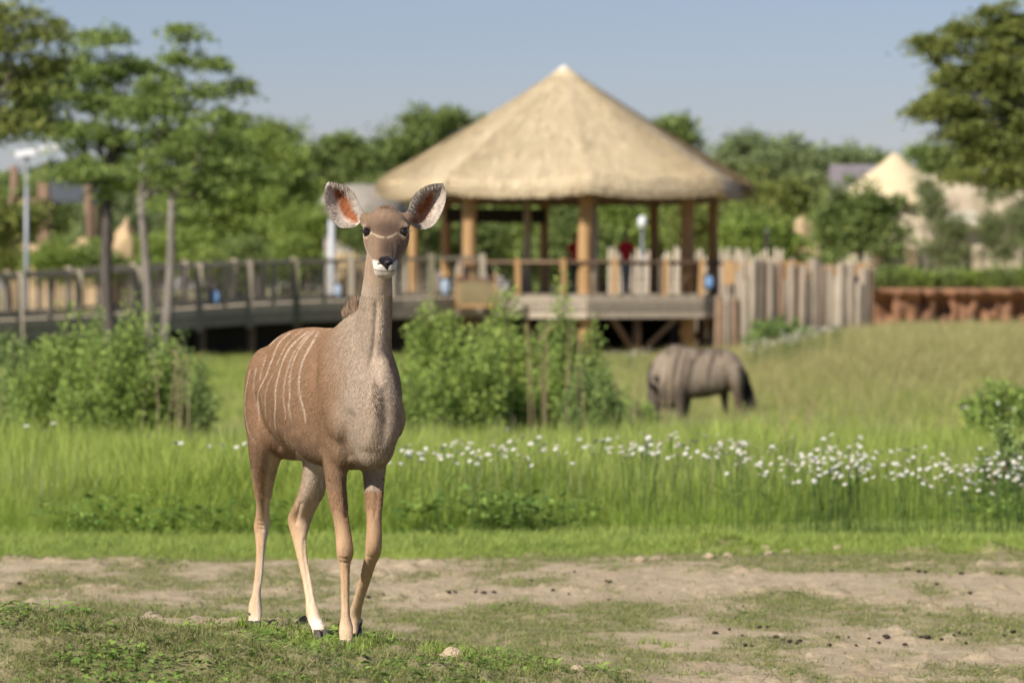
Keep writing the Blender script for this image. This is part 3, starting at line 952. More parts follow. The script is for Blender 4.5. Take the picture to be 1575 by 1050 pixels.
def make_left_yard():
    # heap of tan boulders
    rg = random.Random(3)
    spots = [(80, 388, 40, 22, 'large tan boulder with a flat top behind the boardwalk railing'), (128, 372, 30, 28, 'tall orange-tan boulder beside the timber lookout frame'), (112, 400, 36, 24, 'low pale boulder in front of the tan boulders'),
             (40, 392, 40, 26, 'rounded tan boulder at the foot of the lamp post'), (188, 340, 20, 22, 'upright yellowish boulder between the tree trunks'), (152, 392, 26, 26, 'small grey-tan boulder by the leaning tree trunk'), (545, 395, 42, 24, 'smooth orange-tan boulder below the domed hut'), (1246, 350, 26, 34, 'ragged pale tan rock by the hedge left of the pointed hut'), (1236, 372, 34, 16, 'low ragged tan rock at the foot of the pale rock')]
    for i, (px, py, w, h, lb) in enumerate(spots):
        d = 146 if px < 1000 else 160
        g = 1 / ppm(d); c = P(px, py, d); z0 = float(T(c[0], c[1]))
        hh = (c[2] + h * g - z0) / 1.7
        o = link('boulder', rock_mesh('boulder', (w * g, w * g * .8, hh), i + 2, tan_rock, 4, .42, .7), None, (c[0], c[1] + rg.uniform(0, 1), z0 + hh * .6))
        tag(o, lb, 'boulder')
    # timber lookout frame
    d = 148.0; g = 1 / ppm(d); c = P(48, 444, d); z0 = float(T(c[0], c[1])); org = (c[0], c[1], z0)
    root = empty('timber_frame', org, 'rough timber post frame with crossbeam standing among the tan boulders', 'timber frame')
    for (xa, ya, xb, yb, dd, r_) in ((22, 420, 22, 255, 0, .16), (70, 420, 70, 250, 0, .15), (62, 420, 62, 262, 1.5, .13), (2, 360, 24, 285, -.3, .14), (136, 420, 136, 285, 3, .18)):
        p, q = P(xa, ya, d + dd), P(xb, yb, d + dd); p[2] = min(p[2], z0 + .2) if ya > 400 else p[2]
        b = MB(); b.tube([p, (p + q) / 2 + np.array([.03, 0, 0]), q], [r_, r_ * .95, r_ * .85], 9, wob=.1, rng=rg); b.build('post', wood_brown, root, True, org)
    b = MB(); p, q = P(12, 312, d - .2), P(80, 308, d - .2); b.tube([p, q], [.12, .12], 8); b.build('crossbeam', wood_brown, root, True, org)
    # dark shelter roof behind
    p = P(110, 283, 158.0); z0 = float(T(p[0], p[1])); org = (p[0], p[1], z0)
    root = empty('shelter', org, 'low shelter with dark slate roof half hidden by the trees on the left', 'shelter')
    g = 1 / ppm(158)
    b = MB(); b.add([(p[0] - 45 * g, p[1] - 1.6, p[2] - 26 * g), (p[0] + 45 * g, p[1] - 1.6, p[2] - 26 * g), (p[0] + 40 * g, p[1] + 1.4, p[2] + 14 * g), (p[0] - 40 * g, p[1] + 1.4, p[2] + 14 * g)], [(0, 1, 2, 3)])
    o = b.build('roof', mat_solid('slate', (.10, .11, .115), (.075, .08, .085), rough=.8), root, False, org); md = o.modifiers.new('t', 'SOLIDIFY'); md.thickness = .12
    for sx in (-40, 40):
        b = MB(); b.tube([(p[0] + sx * g, p[1] - 1.4, z0 - .2), (p[0] + sx * g, p[1] - 1.4, p[2] - 25 * g)], [.1, .1], 8); b.build('post', wood_brown, root, True, org)
        b = MB(); b.tube([(p[0] + sx * g, p[1] + 1.3, z0 - .2), (p[0] + sx * g, p[1] + 1.3, p[2] + 12 * g)], [.1, .1], 8); b.build('post', wood_brown, root, True, org)
    # lamp post with two flat white heads
    d = 127.0; c = P(41, 444, d); z0 = float(T(c[0], c[1])); org = (c[0], c[1], z0); g = 1 / ppm(d)
    root = empty('lamp_post', org, 'slim grey lamp post carrying two flat white lamp heads', 'lamp post')
    steel = mat_solid('grey_steel', (.30, .31, .33), (.26, .27, .29), rough=.45, metal=.3)
    b = MB(); b.tube([(c[0], c[1], z0 - .2), (c[0], c[1], z0 + 2), P(41, 232, d)], [.085, .07, .06], 10); b.build('pole', steel, root, True, org)
    for (xa, ya, xb, yb) in ((24, 238, 56, 233), (62, 231, 90, 225)):
        b = MB(); b.bar(P(xa, ya, d), P(xb, yb, d), .34, .17); b.build('lamp_head', mat_solid('white_paint', (.80, .80, .80), (.74, .74, .74), rough=.4), root, False, org)
    b = MB(); b.bar(P(41, 236, d + .05), P(66, 231, d + .05), .05, .05); b.build('arm', steel, root, False, org)
    # grey pole by the domed hut, lamp behind the gazebo, dark stub pole
    for px, top, d, r_, lb, nm in ((510, 338, 134.0, .10, 'plain pale grey metal pole behind the boardwalk by the domed hut', 'metal_pole'), (1180, 355, 150.0, .07, 'thin dark pole rising behind the far pickets', 'metal_pole')):
        c = P(px, top, d); z0 = float(T(c[0], c[1]))
        root = empty(nm, (c[0], c[1], z0), lb, 'pole')
        b = MB(); b.tube([(c[0], c[1], z0 - .2), (c[0], c[1], (z0 + c[2]) / 2), tuple(c)], [r_ * 1.1, r_, r_ * .95], 12); b.build('pole_shaft', mat_solid('pale_steel', (.52, .53, .54), (.46, .47, .48), rough=.5) if r_ > .08 else wood_dark, root, True, (c[0], c[1], z0))
        b = MB(); b.tube([tuple(c), (c[0], c[1], c[2] + .05)], [r_ * 1.15, r_ * .5], 12); b.build('cap', steel, root, True, (c[0], c[1], z0))
    d = 148.0; c = P(988, 339, d); z0 = float(T(c[0], c[1])); org = (c[0], c[1], z0)
    root = empty('lantern_post', org, 'small white lantern on a thin grey post seen between the gazebo posts', 'lamp post')
    b = MB(); b.tube([(c[0], c[1], z0 - .2), (c[0], c[1], c[2] - .2)], [.05, .04], 8); b.build('pole', steel, root, True, org)
    b = MB(); b.tube([(c[0], c[1], c[2] - .25), (c[0], c[1], c[2] + .02), (c[0], c[1], c[2] + .15)], [.13, .15, .05], 10); b.build('lantern', MATS['white_paint'], root, True, org)

make_left_yard()

def make_railing_signs():
    """Oval plates hung on the railing, and the woven reed panel at the gazebo's corner."""
    blue = mat_solid('blue_enamel', (.14, .26, .46), (.20, .34, .55), scale=5, rough=.4)
    pale = mat_solid('pale_blue_enamel', (.42, .49, .58), (.30, .38, .48), scale=8, rough=.4)
    black = mat_solid('black_board', (.02, .02, .022), (.03, .03, .03), rough=.7)
    for px, py, d, w, h, m, lb in ((331, 457, 118.2, 6.5, 10.5, blue, 'blue oval plate on the boardwalk railing near the twin-trunk tree'), (520, 447, 121.9, 5.5, 10, pale, 'pale blue oval plate on the railing below the kudu\'s ear'),
                                   (685, 441, 124.4, 6, 12, pale, 'whitish oval plate on a black board left of the reed panel'), (1091, 434, 126.2, 6.5, 9.5, blue, 'blue oval plate beside the dark right-hand gazebo post')):
        g = 1 / ppm(d); c = P(px, py, d)
        root = empty('oval_plate', c, lb, 'plate')
        b = MB(); b.rings([ellipse_ring((0, y, 0), (w * g * f, 0, 0), (0, 0, h * g * f), 20) for y, f in ((.02, .96), (0, 1), (-.02, 1), (-.03, .93))]); b.build('plate_face', m, root, True)
        b = MB(); b.box((0, .04, 0), (w * g * 2.6, .025, h * g * 2.5)); b.build('backing_board', black if m is pale else wood_dark, root)
    d = 124.6; g = 1 / ppm(d); c = P(733, 449, d)
    root = empty('reed_panel', c, 'tan woven reed panel with dark red top board at the corner of the railing', 'panel')
    reed = mat_solid('reed', (.30, .24, .125), (.19, .15, .075), scale=20, rough=.9, stretch=(4, 4, .6))
    b = MB(); rg = random.Random(2)
    for k in range(34):
        x = (-27 + 54 * k / 33) * g
        hh = (14 + 5 * math.sin(math.pi * k / 33)) * g
        b.tube([(x, rg.uniform(-.03, .0), -18 * g), (x + rg.uniform(-.01, .01), -.03, -.02), (x, rg.uniform(-.03, 0), hh + rg.uniform(-.05, .05))], [.03, .032, .022], 5)
    o = b.build('reeds', reed, root); o['kind'] = 'stuff'
    for z_, m in ((19, mat_solid('dark_red_board', (.16, .07, .05), (.12, .055, .04), rough=.8)), (-21, wood_tan)):
        b = MB(); b.box((0, .02, z_ * g), (60 * g, .10, 6 * g)); b.build('board', m, root)
    for sx in (-29, 29):
        b = MB(); b.box((sx * g, .03, 2 * g), (5 * g, .12, 56 * g)); b.build('panel_post', wood_tan, root)

make_railing_signs()
# ================================================================ grass
LIB = bpy.data.collections.new('grass_library')       # blade meshes only, never shown by themselves

def blade_mesh(name, mat, n, h, spread, width, lean, seed, seg=3, hvar=.4, stalks=0, stalk_h=1.3, curl=1.0):
    """A tuft of n curved blades; 'tip' runs from root to tip."""
    rg = np.random.default_rng(seed)
    V = []; Fq = []; tip = []; rnd = []
    for k in range(n + stalks):
        st = k >= n
        a = rg.random() * 2 * math.pi; r0 = spread * math.sqrt(rg.random())
        base = np.array([r0 * math.cos(a), r0 * math.sin(a), -.01])
        hh = h * (1 - hvar * rg.random()) * (stalk_h if st else 1)
        w = width * rg.uniform(.6, 1.2) * (.35 if st else 1)
        b = rg.random() * 2 * math.pi
        ld = np.array([math.cos(b), math.sin(b), 0]) * lean * rg.uniform(.2, 1.3) * (.5 if st else 1)
        ss = np.array([-math.sin(b + rg.normal(0, .6)), math.cos(b), 0]); ss /= np.linalg.norm(ss)
        rr = rg.random()
        o = len(V)
        for i in range(seg + 1):
            t = i / seg
            p = base + np.array([0, 0, hh * t * (1 - .18 * lean * curl * t)]) + ld * hh * t ** 1.8
            ww = w * (1 - t ** 1.6) * (0.75 + .25 * (1 - t)) + w * .05
            if st and t > .7: ww = w * 2.4 * (1 - (t - .7) / .4)
            V += [p - ss * ww, p + ss * ww]; tip += [t, t]; rnd += [rr, rr]
        for i in range(seg):
            q = o + 2 * i
            Fq.append((q, q + 1, q + 3, q + 2))
    return big_mesh(name, np.array(V), np.array(Fq), mat, False, {'tip': ('FLOAT', np.array(tip) ** 2), 'rnd': ('FLOAT', np.array(rnd))})

def leafy_mesh(name, mat, n, r, h, leaf, seed, flat=.5):
    """Low broad-leaved weed: n leaves round a stem."""
    rg = np.random.default_rng(seed)
    V = []; Fq = []; rnd = []
    for k in range(n):
        a = rg.random() * 2 * math.pi; rr = r * rg.random() ** .6; z = h * rg.random()
        c = np.array([rr * math.cos(a), rr * math.sin(a), z])
        dirv = np.array([math.cos(a + rg.normal(0, .5)), math.sin(a + rg.normal(0, .5)), rg.uniform(-.2, .8) * flat]); dirv /= np.linalg.norm(dirv)
        sd = np.cross(dirv, [0, 0, 1.0]); sd /= np.linalg.norm(sd) + 1e-9; sd = sd + rg.normal(0, .25, 3)
        L_ = leaf * rg.uniform(.6, 1.3); q = rg.random()
        nrm = np.cross(sd, dirv)
        o = len(V)
        V += [c, c + dirv * L_ * .5 + sd * L_ * .26 + nrm * L_ * .06, c + dirv * L_ - nrm * L_ * .1, c + dirv * L_ * .5 - sd * L_ * .26 + nrm * L_ * .06, c + dirv * L_ * .5]
        rnd += [q] * 5
        Fq += [(o, o + 1, o + 4, o + 4), (o + 1, o + 2, o + 4, o + 4), (o + 2, o + 3, o + 4, o + 4), (o + 3, o, o + 4, o + 4)]
    tri = np.array(Fq)[:, :3]
    return big_mesh(name, np.array(V), tri, mat, False, {'rnd': ('FLOAT', np.array(rnd)), 'tip': ('FLOAT', np.zeros(len(V)))})

def scatter(name, pts, variants, scale, label, cat, tilt=.12, seed=1):
    """One 'stuff' object: the variants instanced on points."""
    rg = np.random.default_rng(seed)
    n = len(pts)
    rot = np.stack([rg.normal(0, tilt, n), rg.normal(0, tilt, n), rg.random(n) * 2 * math.pi], 1)
    me = bpy.data.meshes.new(name)
    me.vertices.add(n); me.vertices.foreach_set('co', np.asarray(pts, np.float32).ravel())
    a = me.attributes.new('rot', 'FLOAT_VECTOR', 'POINT'); a.data.foreach_set('vector', rot.astype(np.float32).ravel())
    a = me.attributes.new('scl', 'FLOAT', 'POINT'); a.data.foreach_set('value', np.asarray(scale, np.float32))
    a = me.attributes.new('idx', 'INT', 'POINT'); a.data.foreach_set('value', rg.integers(0, len(variants), n).astype(np.int32))
    me.update()
    col = bpy.data.collections.new(name + '_variants'); LIB.children.link(col)
    for i, vm in enumerate(variants):
        o = bpy.data.objects.new('%s_%02d' % (name, i), vm); col.objects.link(o)
        me.materials.append(vm.materials[0]) if i == 0 else None
    ng = bpy.data.node_groups.new(name + '_scatter', 'GeometryNodeTree')
    ng.interface.new_socket('Geometry', in_out='INPUT', socket_type='NodeSocketGeometry')
    ng.interface.new_socket('Geometry', in_out='OUTPUT', socket_type='NodeSocketGeometry')
    N, L = ng.nodes, ng.links
    gi = N.new('NodeGroupInput'); go = N.new('NodeGroupOutput')
    ci = N.new('GeometryNodeCollectionInfo'); ci.inputs['Collection'].default_value = col
    ci.inputs['Separate Children'].default_value = True; ci.inputs['Reset Children'].default_value = True
    ip = N.new('GeometryNodeInstanceOnPoints'); ip.inputs['Pick Instance'].default_value = True
    def named(nm, typ):
        q = N.new('GeometryNodeInputNamedAttribute'); q.data_type = typ; q.inputs['Name'].default_value = nm; return q.outputs['Attribute']
    L.new(gi.outputs[0], ip.inputs['Points']); L.new(ci.outputs[0], ip.inputs['Instance'])
    L.new(named('rot', 'FLOAT_VECTOR'), ip.inputs['Rotation']); L.new(named('scl', 'FLOAT'), ip.inputs['Scale']); L.new(named('idx', 'INT'), ip.inputs['Instance Index'])
    L.new(ip.outputs[0], go.inputs[0])
    o = link(name, me)
    md = o.modifiers.new('scatter', 'NODES'); md.node_group = ng
    return tag(o, label, cat, kind='stuff')

def field(n, d0, d1, seed, margin=1.6, power=1.0):
    """Random ground points filling the view between two distances (plus a side margin)."""
    rg = np.random.default_rng(seed)
    y = d0 + (d1 - d0) * rg.random(n) ** power
    half = y * 787.5 / F_PX + margin
    x = (rg.random(n) * 2 - 1) * half
    return x, y, rg

g_lush = mat_leaf('grass_lush', (0.258, 0.424, 0.047), (0.169, 0.309, 0.037), (0.427, 0.550, 0.092), transl=.42, noise_scale=1.4, tipcol=(0.451, 0.516, 0.118), rand=.22)
g_short = mat_leaf('grass_short', (0.309, 0.450, 0.066), (0.216, 0.350, 0.057), (0.454, 0.520, 0.114), transl=.4, noise_scale=.8, tipcol=(0.432, 0.500, 0.133), rand=.22)
g_dry = mat_leaf('grass_meadow', (0.313, 0.334, 0.098), (0.221, 0.277, 0.065), (0.455, 0.398, 0.157), transl=.4, noise_scale=.16, tipcol=(0.512, 0.455, 0.195), rand=.2)
g_sparse = mat_leaf('grass_sparse', (0.203, 0.262, 0.068), (0.150, 0.217, 0.053), (0.360, 0.330, 0.120), transl=.35, noise_scale=2.5, tipcol=(0.300, 0.315, 0.120), rand=.28)
g_mound = mat_leaf('grass_mound', (.20, .235, .062), (.145, .185, .048), (.30, .28, .11), transl=.35, noise_scale=3.0, tipcol=(.30, .30, .11), rand=.3)
g_weed = mat_leaf('weed_leaf', (0.208, 0.330, 0.062), (0.156, 0.260, 0.053), (0.312, 0.420, 0.088), transl=.35, noise_scale=3, rand=.25, rough=.45)
g_seed = mat_leaf('seed_stalk', (.30, .30, .14), (.23, .25, .11), (.40, .36, .20), transl=.25, noise_scale=2, rand=.25)
g_straw = mat_leaf('dry_stalk', (.42, .31, .17), (.34, .25, .14), (.48, .38, .24), transl=.15, noise_scale=2, rand=.25)

def edge_y(x):
    """Where the short lawn begins behind the bare ground, and where tall grass begins behind that."""
    lawn = 29.9 + .5 * sstep(-1, 2.5, x) + .35 * (fbm(np.asarray(x) * .8, np.asarray(x) * 0 + 3, 71, 3) - .5)
    tall = 32.4 + 1.1 * sstep(-1.5, 2.5, x) + 1.6 * (fbm(np.asarray(x) * .6, np.asarray(x) * 0 + 8, 73, 3) - .5)
    return lawn, tall

def make_grass():
    # sparse blades on the bare earth
    x, y, rg = field(150000, 15.4, 31.2, 1, .9)
    k = rg.random(len(x)) < grassy(x, y) * .95 + .03
    mound = (y < 19.2) & (x < .3)
    k &= ~(mound & (rg.random(len(x)) < .25))
    x, y = x[k], y[k]
    v = [blade_mesh('sparse_tuft', g_sparse, 11, .038, .035, .0019, .9, s, 2, .6) for s in range(6)]
    scatter('sparse_grass', np.stack([x, y, T(x, y) - .003], 1), v, rg.uniform(.45, 1.25, len(x)), 'thin patchy grass on the bare sandy earth', 'grass', .25, 2)
    # denser growth on the mound: grass and weeds
    x, y, rg = field(44000, 15.4, 20.0, 3, .9)
    k = (rg.random(len(x)) < sstep(.9, -.6, x) * sstep(.36, .56, fbm(x * 2.6, y * 1.7, 97, 3)) * (grassy(x, y) * .62 + .03))
    x, y = x[k], y[k]
    v = [blade_mesh('mound_tuft', g_mound, 11, .046, .035, .0022, 1.0, 20 + s, 3, .6) for s in range(6)]
    scatter('mound_grass', np.stack([x, y, T(x, y) - .003], 1), v, rg.uniform(.5, 1.3, len(x)), 'green grass growing on the low mound before the kudu', 'grass', .25, 4)
    x, y, rg = field(6500, 15.4, 19.6, 5, .9)
    k = (rg.random(len(x)) < sstep(1.0, -.6, x) * sstep(.42, .62, fbm(x * 2.2, y * 2.2, 77, 3)) * (grassy(x, y) * .9 + .1))
    x, y = x[k], y[k]
    v = [leafy_mesh('weed', g_weed, 9, .04, .022, .028, 40 + s) for s in range(5)]
    scatter('ground_weeds', np.stack([x, y, T(x, y)], 1), v, rg.uniform(.5, 1.35, len(x)), 'low broad-leaved weeds among the mound grass', 'weeds', .15, 6)
    x, y, rg = field(3600, 18.5, 30.5, 7, .9)
    k = rg.random(len(x)) < grassy(x, y) * sstep(.5, .62, fbm(x * 1.6, y * 1.2, 79, 3))
    x, y = x[k], y[k]
    scatter('sandy_weeds', np.stack([x, y, T(x, y)], 1), v, rg.uniform(.4, 1.1, len(x)), 'small scattered weeds on the sandy ground', 'weeds', .15, 8)
    # short lawn strip
    x, y, rg = field(80000, 29.6, 37, 9, 1.2)
    lawn, tall = edge_y(x)
    fade = sstep(-.25, .35, y - lawn)
    k = rg.random(len(x)) < fade * np.where(y < tall + .6, 1, .3)
    x, y = x[k], y[k]
    v = [blade_mesh('lawn_tuft', g_short, 16, .11, .05, .003, .75, 60 + s, 3, .6) for s in range(6)]
    scatter('lawn_grass', np.stack([x, y, T(x, y) - .005], 1), v, rg.uniform(.5, 1.25, len(x)) * (.55 + .45 * sstep(0, 1.0, y - edge_y(x)[0])), 'bright short grass strip behind the bare earth', 'grass', .2, 10)
    # tall meadow belt with the daisies
    x, y, rg = field(56000, 31.6, 56, 11, 1.6, 1.25)
    lawn, tall = edge_y(x)
    k = rg.random(len(x)) < sstep(-.3, .5, y - tall)
    x, y = x[k], y[k]
    v = [blade_mesh('tall_tuft', g_lush, 22, .62, .09, .0048, .62, 80 + s, 4, .6, stalks=3, stalk_h=1.12) for s in range(7)]
    hgt = (.42 + .95 * fbm(x * .9, y * .6, 83, 3)) * (.5 + .5 * sstep(-.2, 1.4, y - edge_y(x)[1])) * (1 - .25 * sstep(42, 54, y))
    scatter('tall_grass', np.stack([x, y, T(x, y) - .01], 1), v, hgt * rg.uniform(.75, 1.15, len(x)), 'tall green meadow grass behind the kudu', 'grass', .2, 12)
    x, y, rg = field(5200, 32.4, 60, 19, 1.6, 1.2)
    lawn, tall = edge_y(x)
    k = (y > tall + .3) & (rg.random(len(x)) < sstep(.35, .6, fbm(x * .5, y * .3, 99, 2)))
    x, y = x[k], y[k]
    v = [blade_mesh('seed_stalk', g_seed, 1, .5, .05, .002, .35, 180 + s, 4, .3, stalks=5, stalk_h=1.45) for s in range(5)]
    scatter('seed_stalks', np.stack([x, y, T(x, y) - .01], 1), v, rg.uniform(.7, 1.15, len(x)), 'thin straw-coloured seed stalks standing in the tall grass', 'grass', .12, 21)
    # broad-leaved tufts at the foot of the tall grass
    x, y, rg = field(1500, 31.8, 36.5, 13, 1.2)
    lawn, tall = edge_y(x)
    k = (np.abs(y - tall - .2) < .8) & (rg.random(len(x)) < .6 * sstep(.5, .68, fbm(x * 1.1, y * .4, 87, 2)))
    x, y = x[k], y[k]
    v = [leafy_mesh('herb', g_weed, 46, .16, .26, .075, 120 + s, .9) for s in range(4)]
    scatter('meadow_herbs', np.stack([x, y, T(x, y)], 1), v, rg.uniform(.6, 1.3, len(x)), 'leafy dark green herbs at the foot of the tall grass', 'weeds', .1, 14)
    # far meadow, drier towards the right-hand rise
    x, y, rg = field(56000, 54, 121, 15, 4, 1.35)
    dry = sstep(0, 6, x) * sstep(55, 75, y) + .25 * fbm(x * .2, y * .1, 91, 2)
    isdry = rg.random(len(x)) < np.clip(dry, .05, .97)
    z = T(x, y) - .02
    s_ = rg.uniform(.7, 1.15, len(x)) * (1 + .12 * sstep(60, 100, y))
    path = (x > -9) | (y < 108)
    vl = [blade_mesh('meadow_tuft', g_lush, 24, .42, .17, .008, .5, 140 + s, 3, .6) for s in range(5)]
    vd = [blade_mesh('dry_tuft', g_dry, 26, .46, .17, .0075, .4, 150 + s, 3, .55, stalks=6, stalk_h=1.2) for s in range(5)]
    k = ~isdry
    scatter('far_green_meadow', np.stack([x, y, z], 1)[k], vl, s_[k], 'green meadow grass round the shrubs and the wildebeest', 'grass', .1, 16)
    scatter('far_dry_meadow', np.stack([x, y, z], 1)[isdry], vd, s_[isdry], 'yellowing tall grass on the rise at the right', 'grass', .1, 17)

make_grass()

# ================================================================ flowers
def flower_mesh(name, petals, heart, stem, n_pet, r, seed, h=.5):
    rg = random.Random(seed)
    b = MB()
    lean = (rg.uniform(-.08, .08), rg.uniform(-.08, .08))
    b.cur = 2
    b.tube([(0, 0, 0), (lean[0] * .4, lean[1] * .4, h * .5), (lean[0], lean[1], h)], [.0022, .002, .0016], 4, cap=False)
    tl = Vector((rg.uniform(-.35, .35), rg.uniform(-.65, -.05), 1)).normalized()
    u = tl.cross(Vector((0, 1, .1))).normalized(); v = tl.cross(u)
    c = Vector((lean[0], lean[1], h))
    b.cur = 0
    for k in range(n_pet):
        a = 2 * math.pi * (k + rg.uniform(-.15, .15)) / n_pet
        d = u * math.cos(a) + v * math.sin(a); s = u * -math.sin(a) + v * math.cos(a)
        w = r * .24; dr = rg.uniform(-.10, .12)
        b.add([c + d * r * .22 - s * w * .5, c + d * r * .22 + s * w * .5, c + d * r * .75 + s * w + tl * r * dr, c + d * r * rg.uniform(.92, 1.05) + tl * r * dr * 1.4, c + d * r * .75 - s * w + tl * r * dr], [(0, 1, 2, 3, 4)])
    b.cur = 1
    rot = tl.to_track_quat('Z', 'Y').to_matrix()
    b.ball(c + tl * r * .05, (r * .33, r * .33, r * .18), 8, 4, rot)
    return b.mesh(name, [petals, heart, stem])

def make_flowers():
    white = mat_leaf('daisy_petal', (.80, .80, .78), (.72, .72, .70), transl=.25, rand=.06, rough=.6)
    yellow = mat_solid('daisy_heart', (.62, .40, .03), (.5, .30, .02), rough=.8)
    stem = mat_leaf('flower_stem', (.10, .16, .04), (.08, .13, .03), transl=.2)
    vs = [flower_mesh('daisy', white, yellow, stem, 13, .0175, s, .50) for s in range(8)]
    rg = random.Random(17)
    # photo rows of bloom: (x, y) pixel density
    made = 0
    spots = []
    rows = [(598, 760, 668, 714, 80), (760, 830, 660, 704, 26), (830, 1000, 668, 700, 46), (960, 1150, 664, 712, 110), (1130, 1330, 666, 732, 112), (1200, 1350, 690, 752, 56), (1330, 1575, 684, 750, 110), (1430, 1575, 705, 765, 44), (330, 372, 668, 695, 7), (45, 75, 648, 662, 5), (640, 900, 690, 720, 10), (225, 300, 660, 690, 3)]
    for x0, x1, y0, y1, n in rows:
        for _ in range(n):
            px = rg.uniform(x0, x1); t = rg.betavariate(1.6, 1.8); py = y0 + (y1 - y0) * t
            # distance from the height of the bloom: heads stand about half a metre above the ground
            hgt = rg.uniform(.50, .70)
            lo, hi = 32.0, 75.0
            for _i in range(30):
                m = (lo + hi) / 2; q = P(px, py, m)
                if q[2] > float(T(q[0], m, False)) + hgt: lo = m
                else: hi = m
            d = (lo + hi) / 2
            if d > 60: continue
            q = P(px, py, d)
            spots.append((q, hgt))
    spots.sort(key=lambda s: s[0][1])
    for q, hgt in spots[:298]:
        o = link('daisy', rg.choice(vs), None, (q[0], q[1], q[2] - hgt))
        sc = hgt / .50
        o.scale = (1.0, 1.0, sc) if q[1] < 50 else (1.2, 1.2, sc)
        o.rotation_euler = (0, 0, rg.uniform(-.9, .9))
        tag(o, 'white daisy with yellow heart standing in the tall grass', 'daisy', 'daisies in the tall grass')
    rest = [s for s in spots[298:]]
    # pale drifts of bloom far back in the meadow
    R2 = np.random.default_rng(6)
    pts = []
    for (x0, x1, y0, y1, d, n) in ((1150, 1235, 566, 588, 88, 150), (1195, 1300, 574, 598, 84, 130), (938, 1000, 530, 552, 100, 70), (1480, 1575, 690, 716, 48, 30)):
        for _ in range(n):
            px = R2.uniform(x0, x1); q = P(px, 444, d * R2.uniform(.96, 1.04))
            pts.append((q[0], q[1], float(T(q[0], q[1])) + R2.uniform(-.02, .12)))
    npt = len(pts); pts += [(q[0], q[1], q[2] - h_) for q, h_ in rest]
    scatter('daisy_drift', np.array(pts), vs[:4], np.concatenate([np.full(npt, 1.3), [h_ / .5 for q, h_ in rest]]), 'drifts of small white flowers farther back in the meadow', 'flowers', .1, 20)
    # yellow flowers
    ymat = mat_leaf('yellow_petal', (.72, .48, .02), (.62, .40, .02), transl=.2, rand=.1, rough=.6)
    yv = [flower_mesh('yellow_flower', ymat, yellow, stem, 9, .022, 50 + s, .55) for s in range(4)]
    for i in range(46):
        if i < 26: px, py, d = rg.uniform(1460, 1575), rg.gauss(655, 9), 52
        elif i < 38: px, py, d = rg.uniform(1120, 1470), rg.gauss(648, 5), 55
        else: px, py, d = rg.choice([(665, 792, 34), (700, 690, 46), (1180, 752, 35), (1345, 690, 42), (1140, 640, 56), (1152, 646, 56), (1085, 640, 56), (1205, 646, 56)])
        q = P(px, py, d); z0 = float(T(q[0], d, False))
        if q[2] - z0 < .15: q[2] = z0 + .3
        o = link('yellow_flower', rg.choice(yv), None, (q[0], q[1], z0)); f = (q[2] - z0) / .55
        o.scale = (1.1, 1.1, f); o.rotation_euler = (0, 0, rg.uniform(-1, 1))
        tag(o, 'small yellow flower head above the meadow grass', 'flower', 'yellow flowers in the meadow')

make_flowers()

# ================================================================ shrubs
def leaf_cloud(name, pts, dirs, size, mat, seed, ratio=.45, fold=.15):
    """Pointed oval leaves, four triangles each."""
    rg = np.random.default_rng(seed)
    n = len(pts)
    d = dirs + rg.normal(0, .55, (n, 3)); d /= np.linalg.norm(d, axis=1)[:, None]
    r_ = rg.normal(0, 1, (n, 3)); s = np.cross(d, r_); s /= np.linalg.norm(s, axis=1)[:, None]
    nn = np.cross(s, d)
    L_ = (size * rg.uniform(.6, 1.25, n))[:, None]
    a = pts; b = pts + d * L_ * .5 + s * L_ * ratio * .5 + nn * L_ * fold; c = pts + d * L_; e = pts + d * L_ * .5 - s * L_ * ratio * .5 + nn * L_ * fold
    V = np.stack([a, b, c, e], 1).reshape(-1, 3)
    o = np.arange(n)[:, None] * 4
    tri = np.concatenate([o + np.array([0, 1, 2]), o + np.array([0, 2, 3])])
    return big_mesh(name, V, tri, mat, False, {'rnd': ('FLOAT', np.repeat(rg.random(n), 4))})

bark_brown = mat_solid('bark_brown', (.17, .125, .085), (.11, .08, .055), scale=8, rough=.9, bump=.6, bump_scale=20)

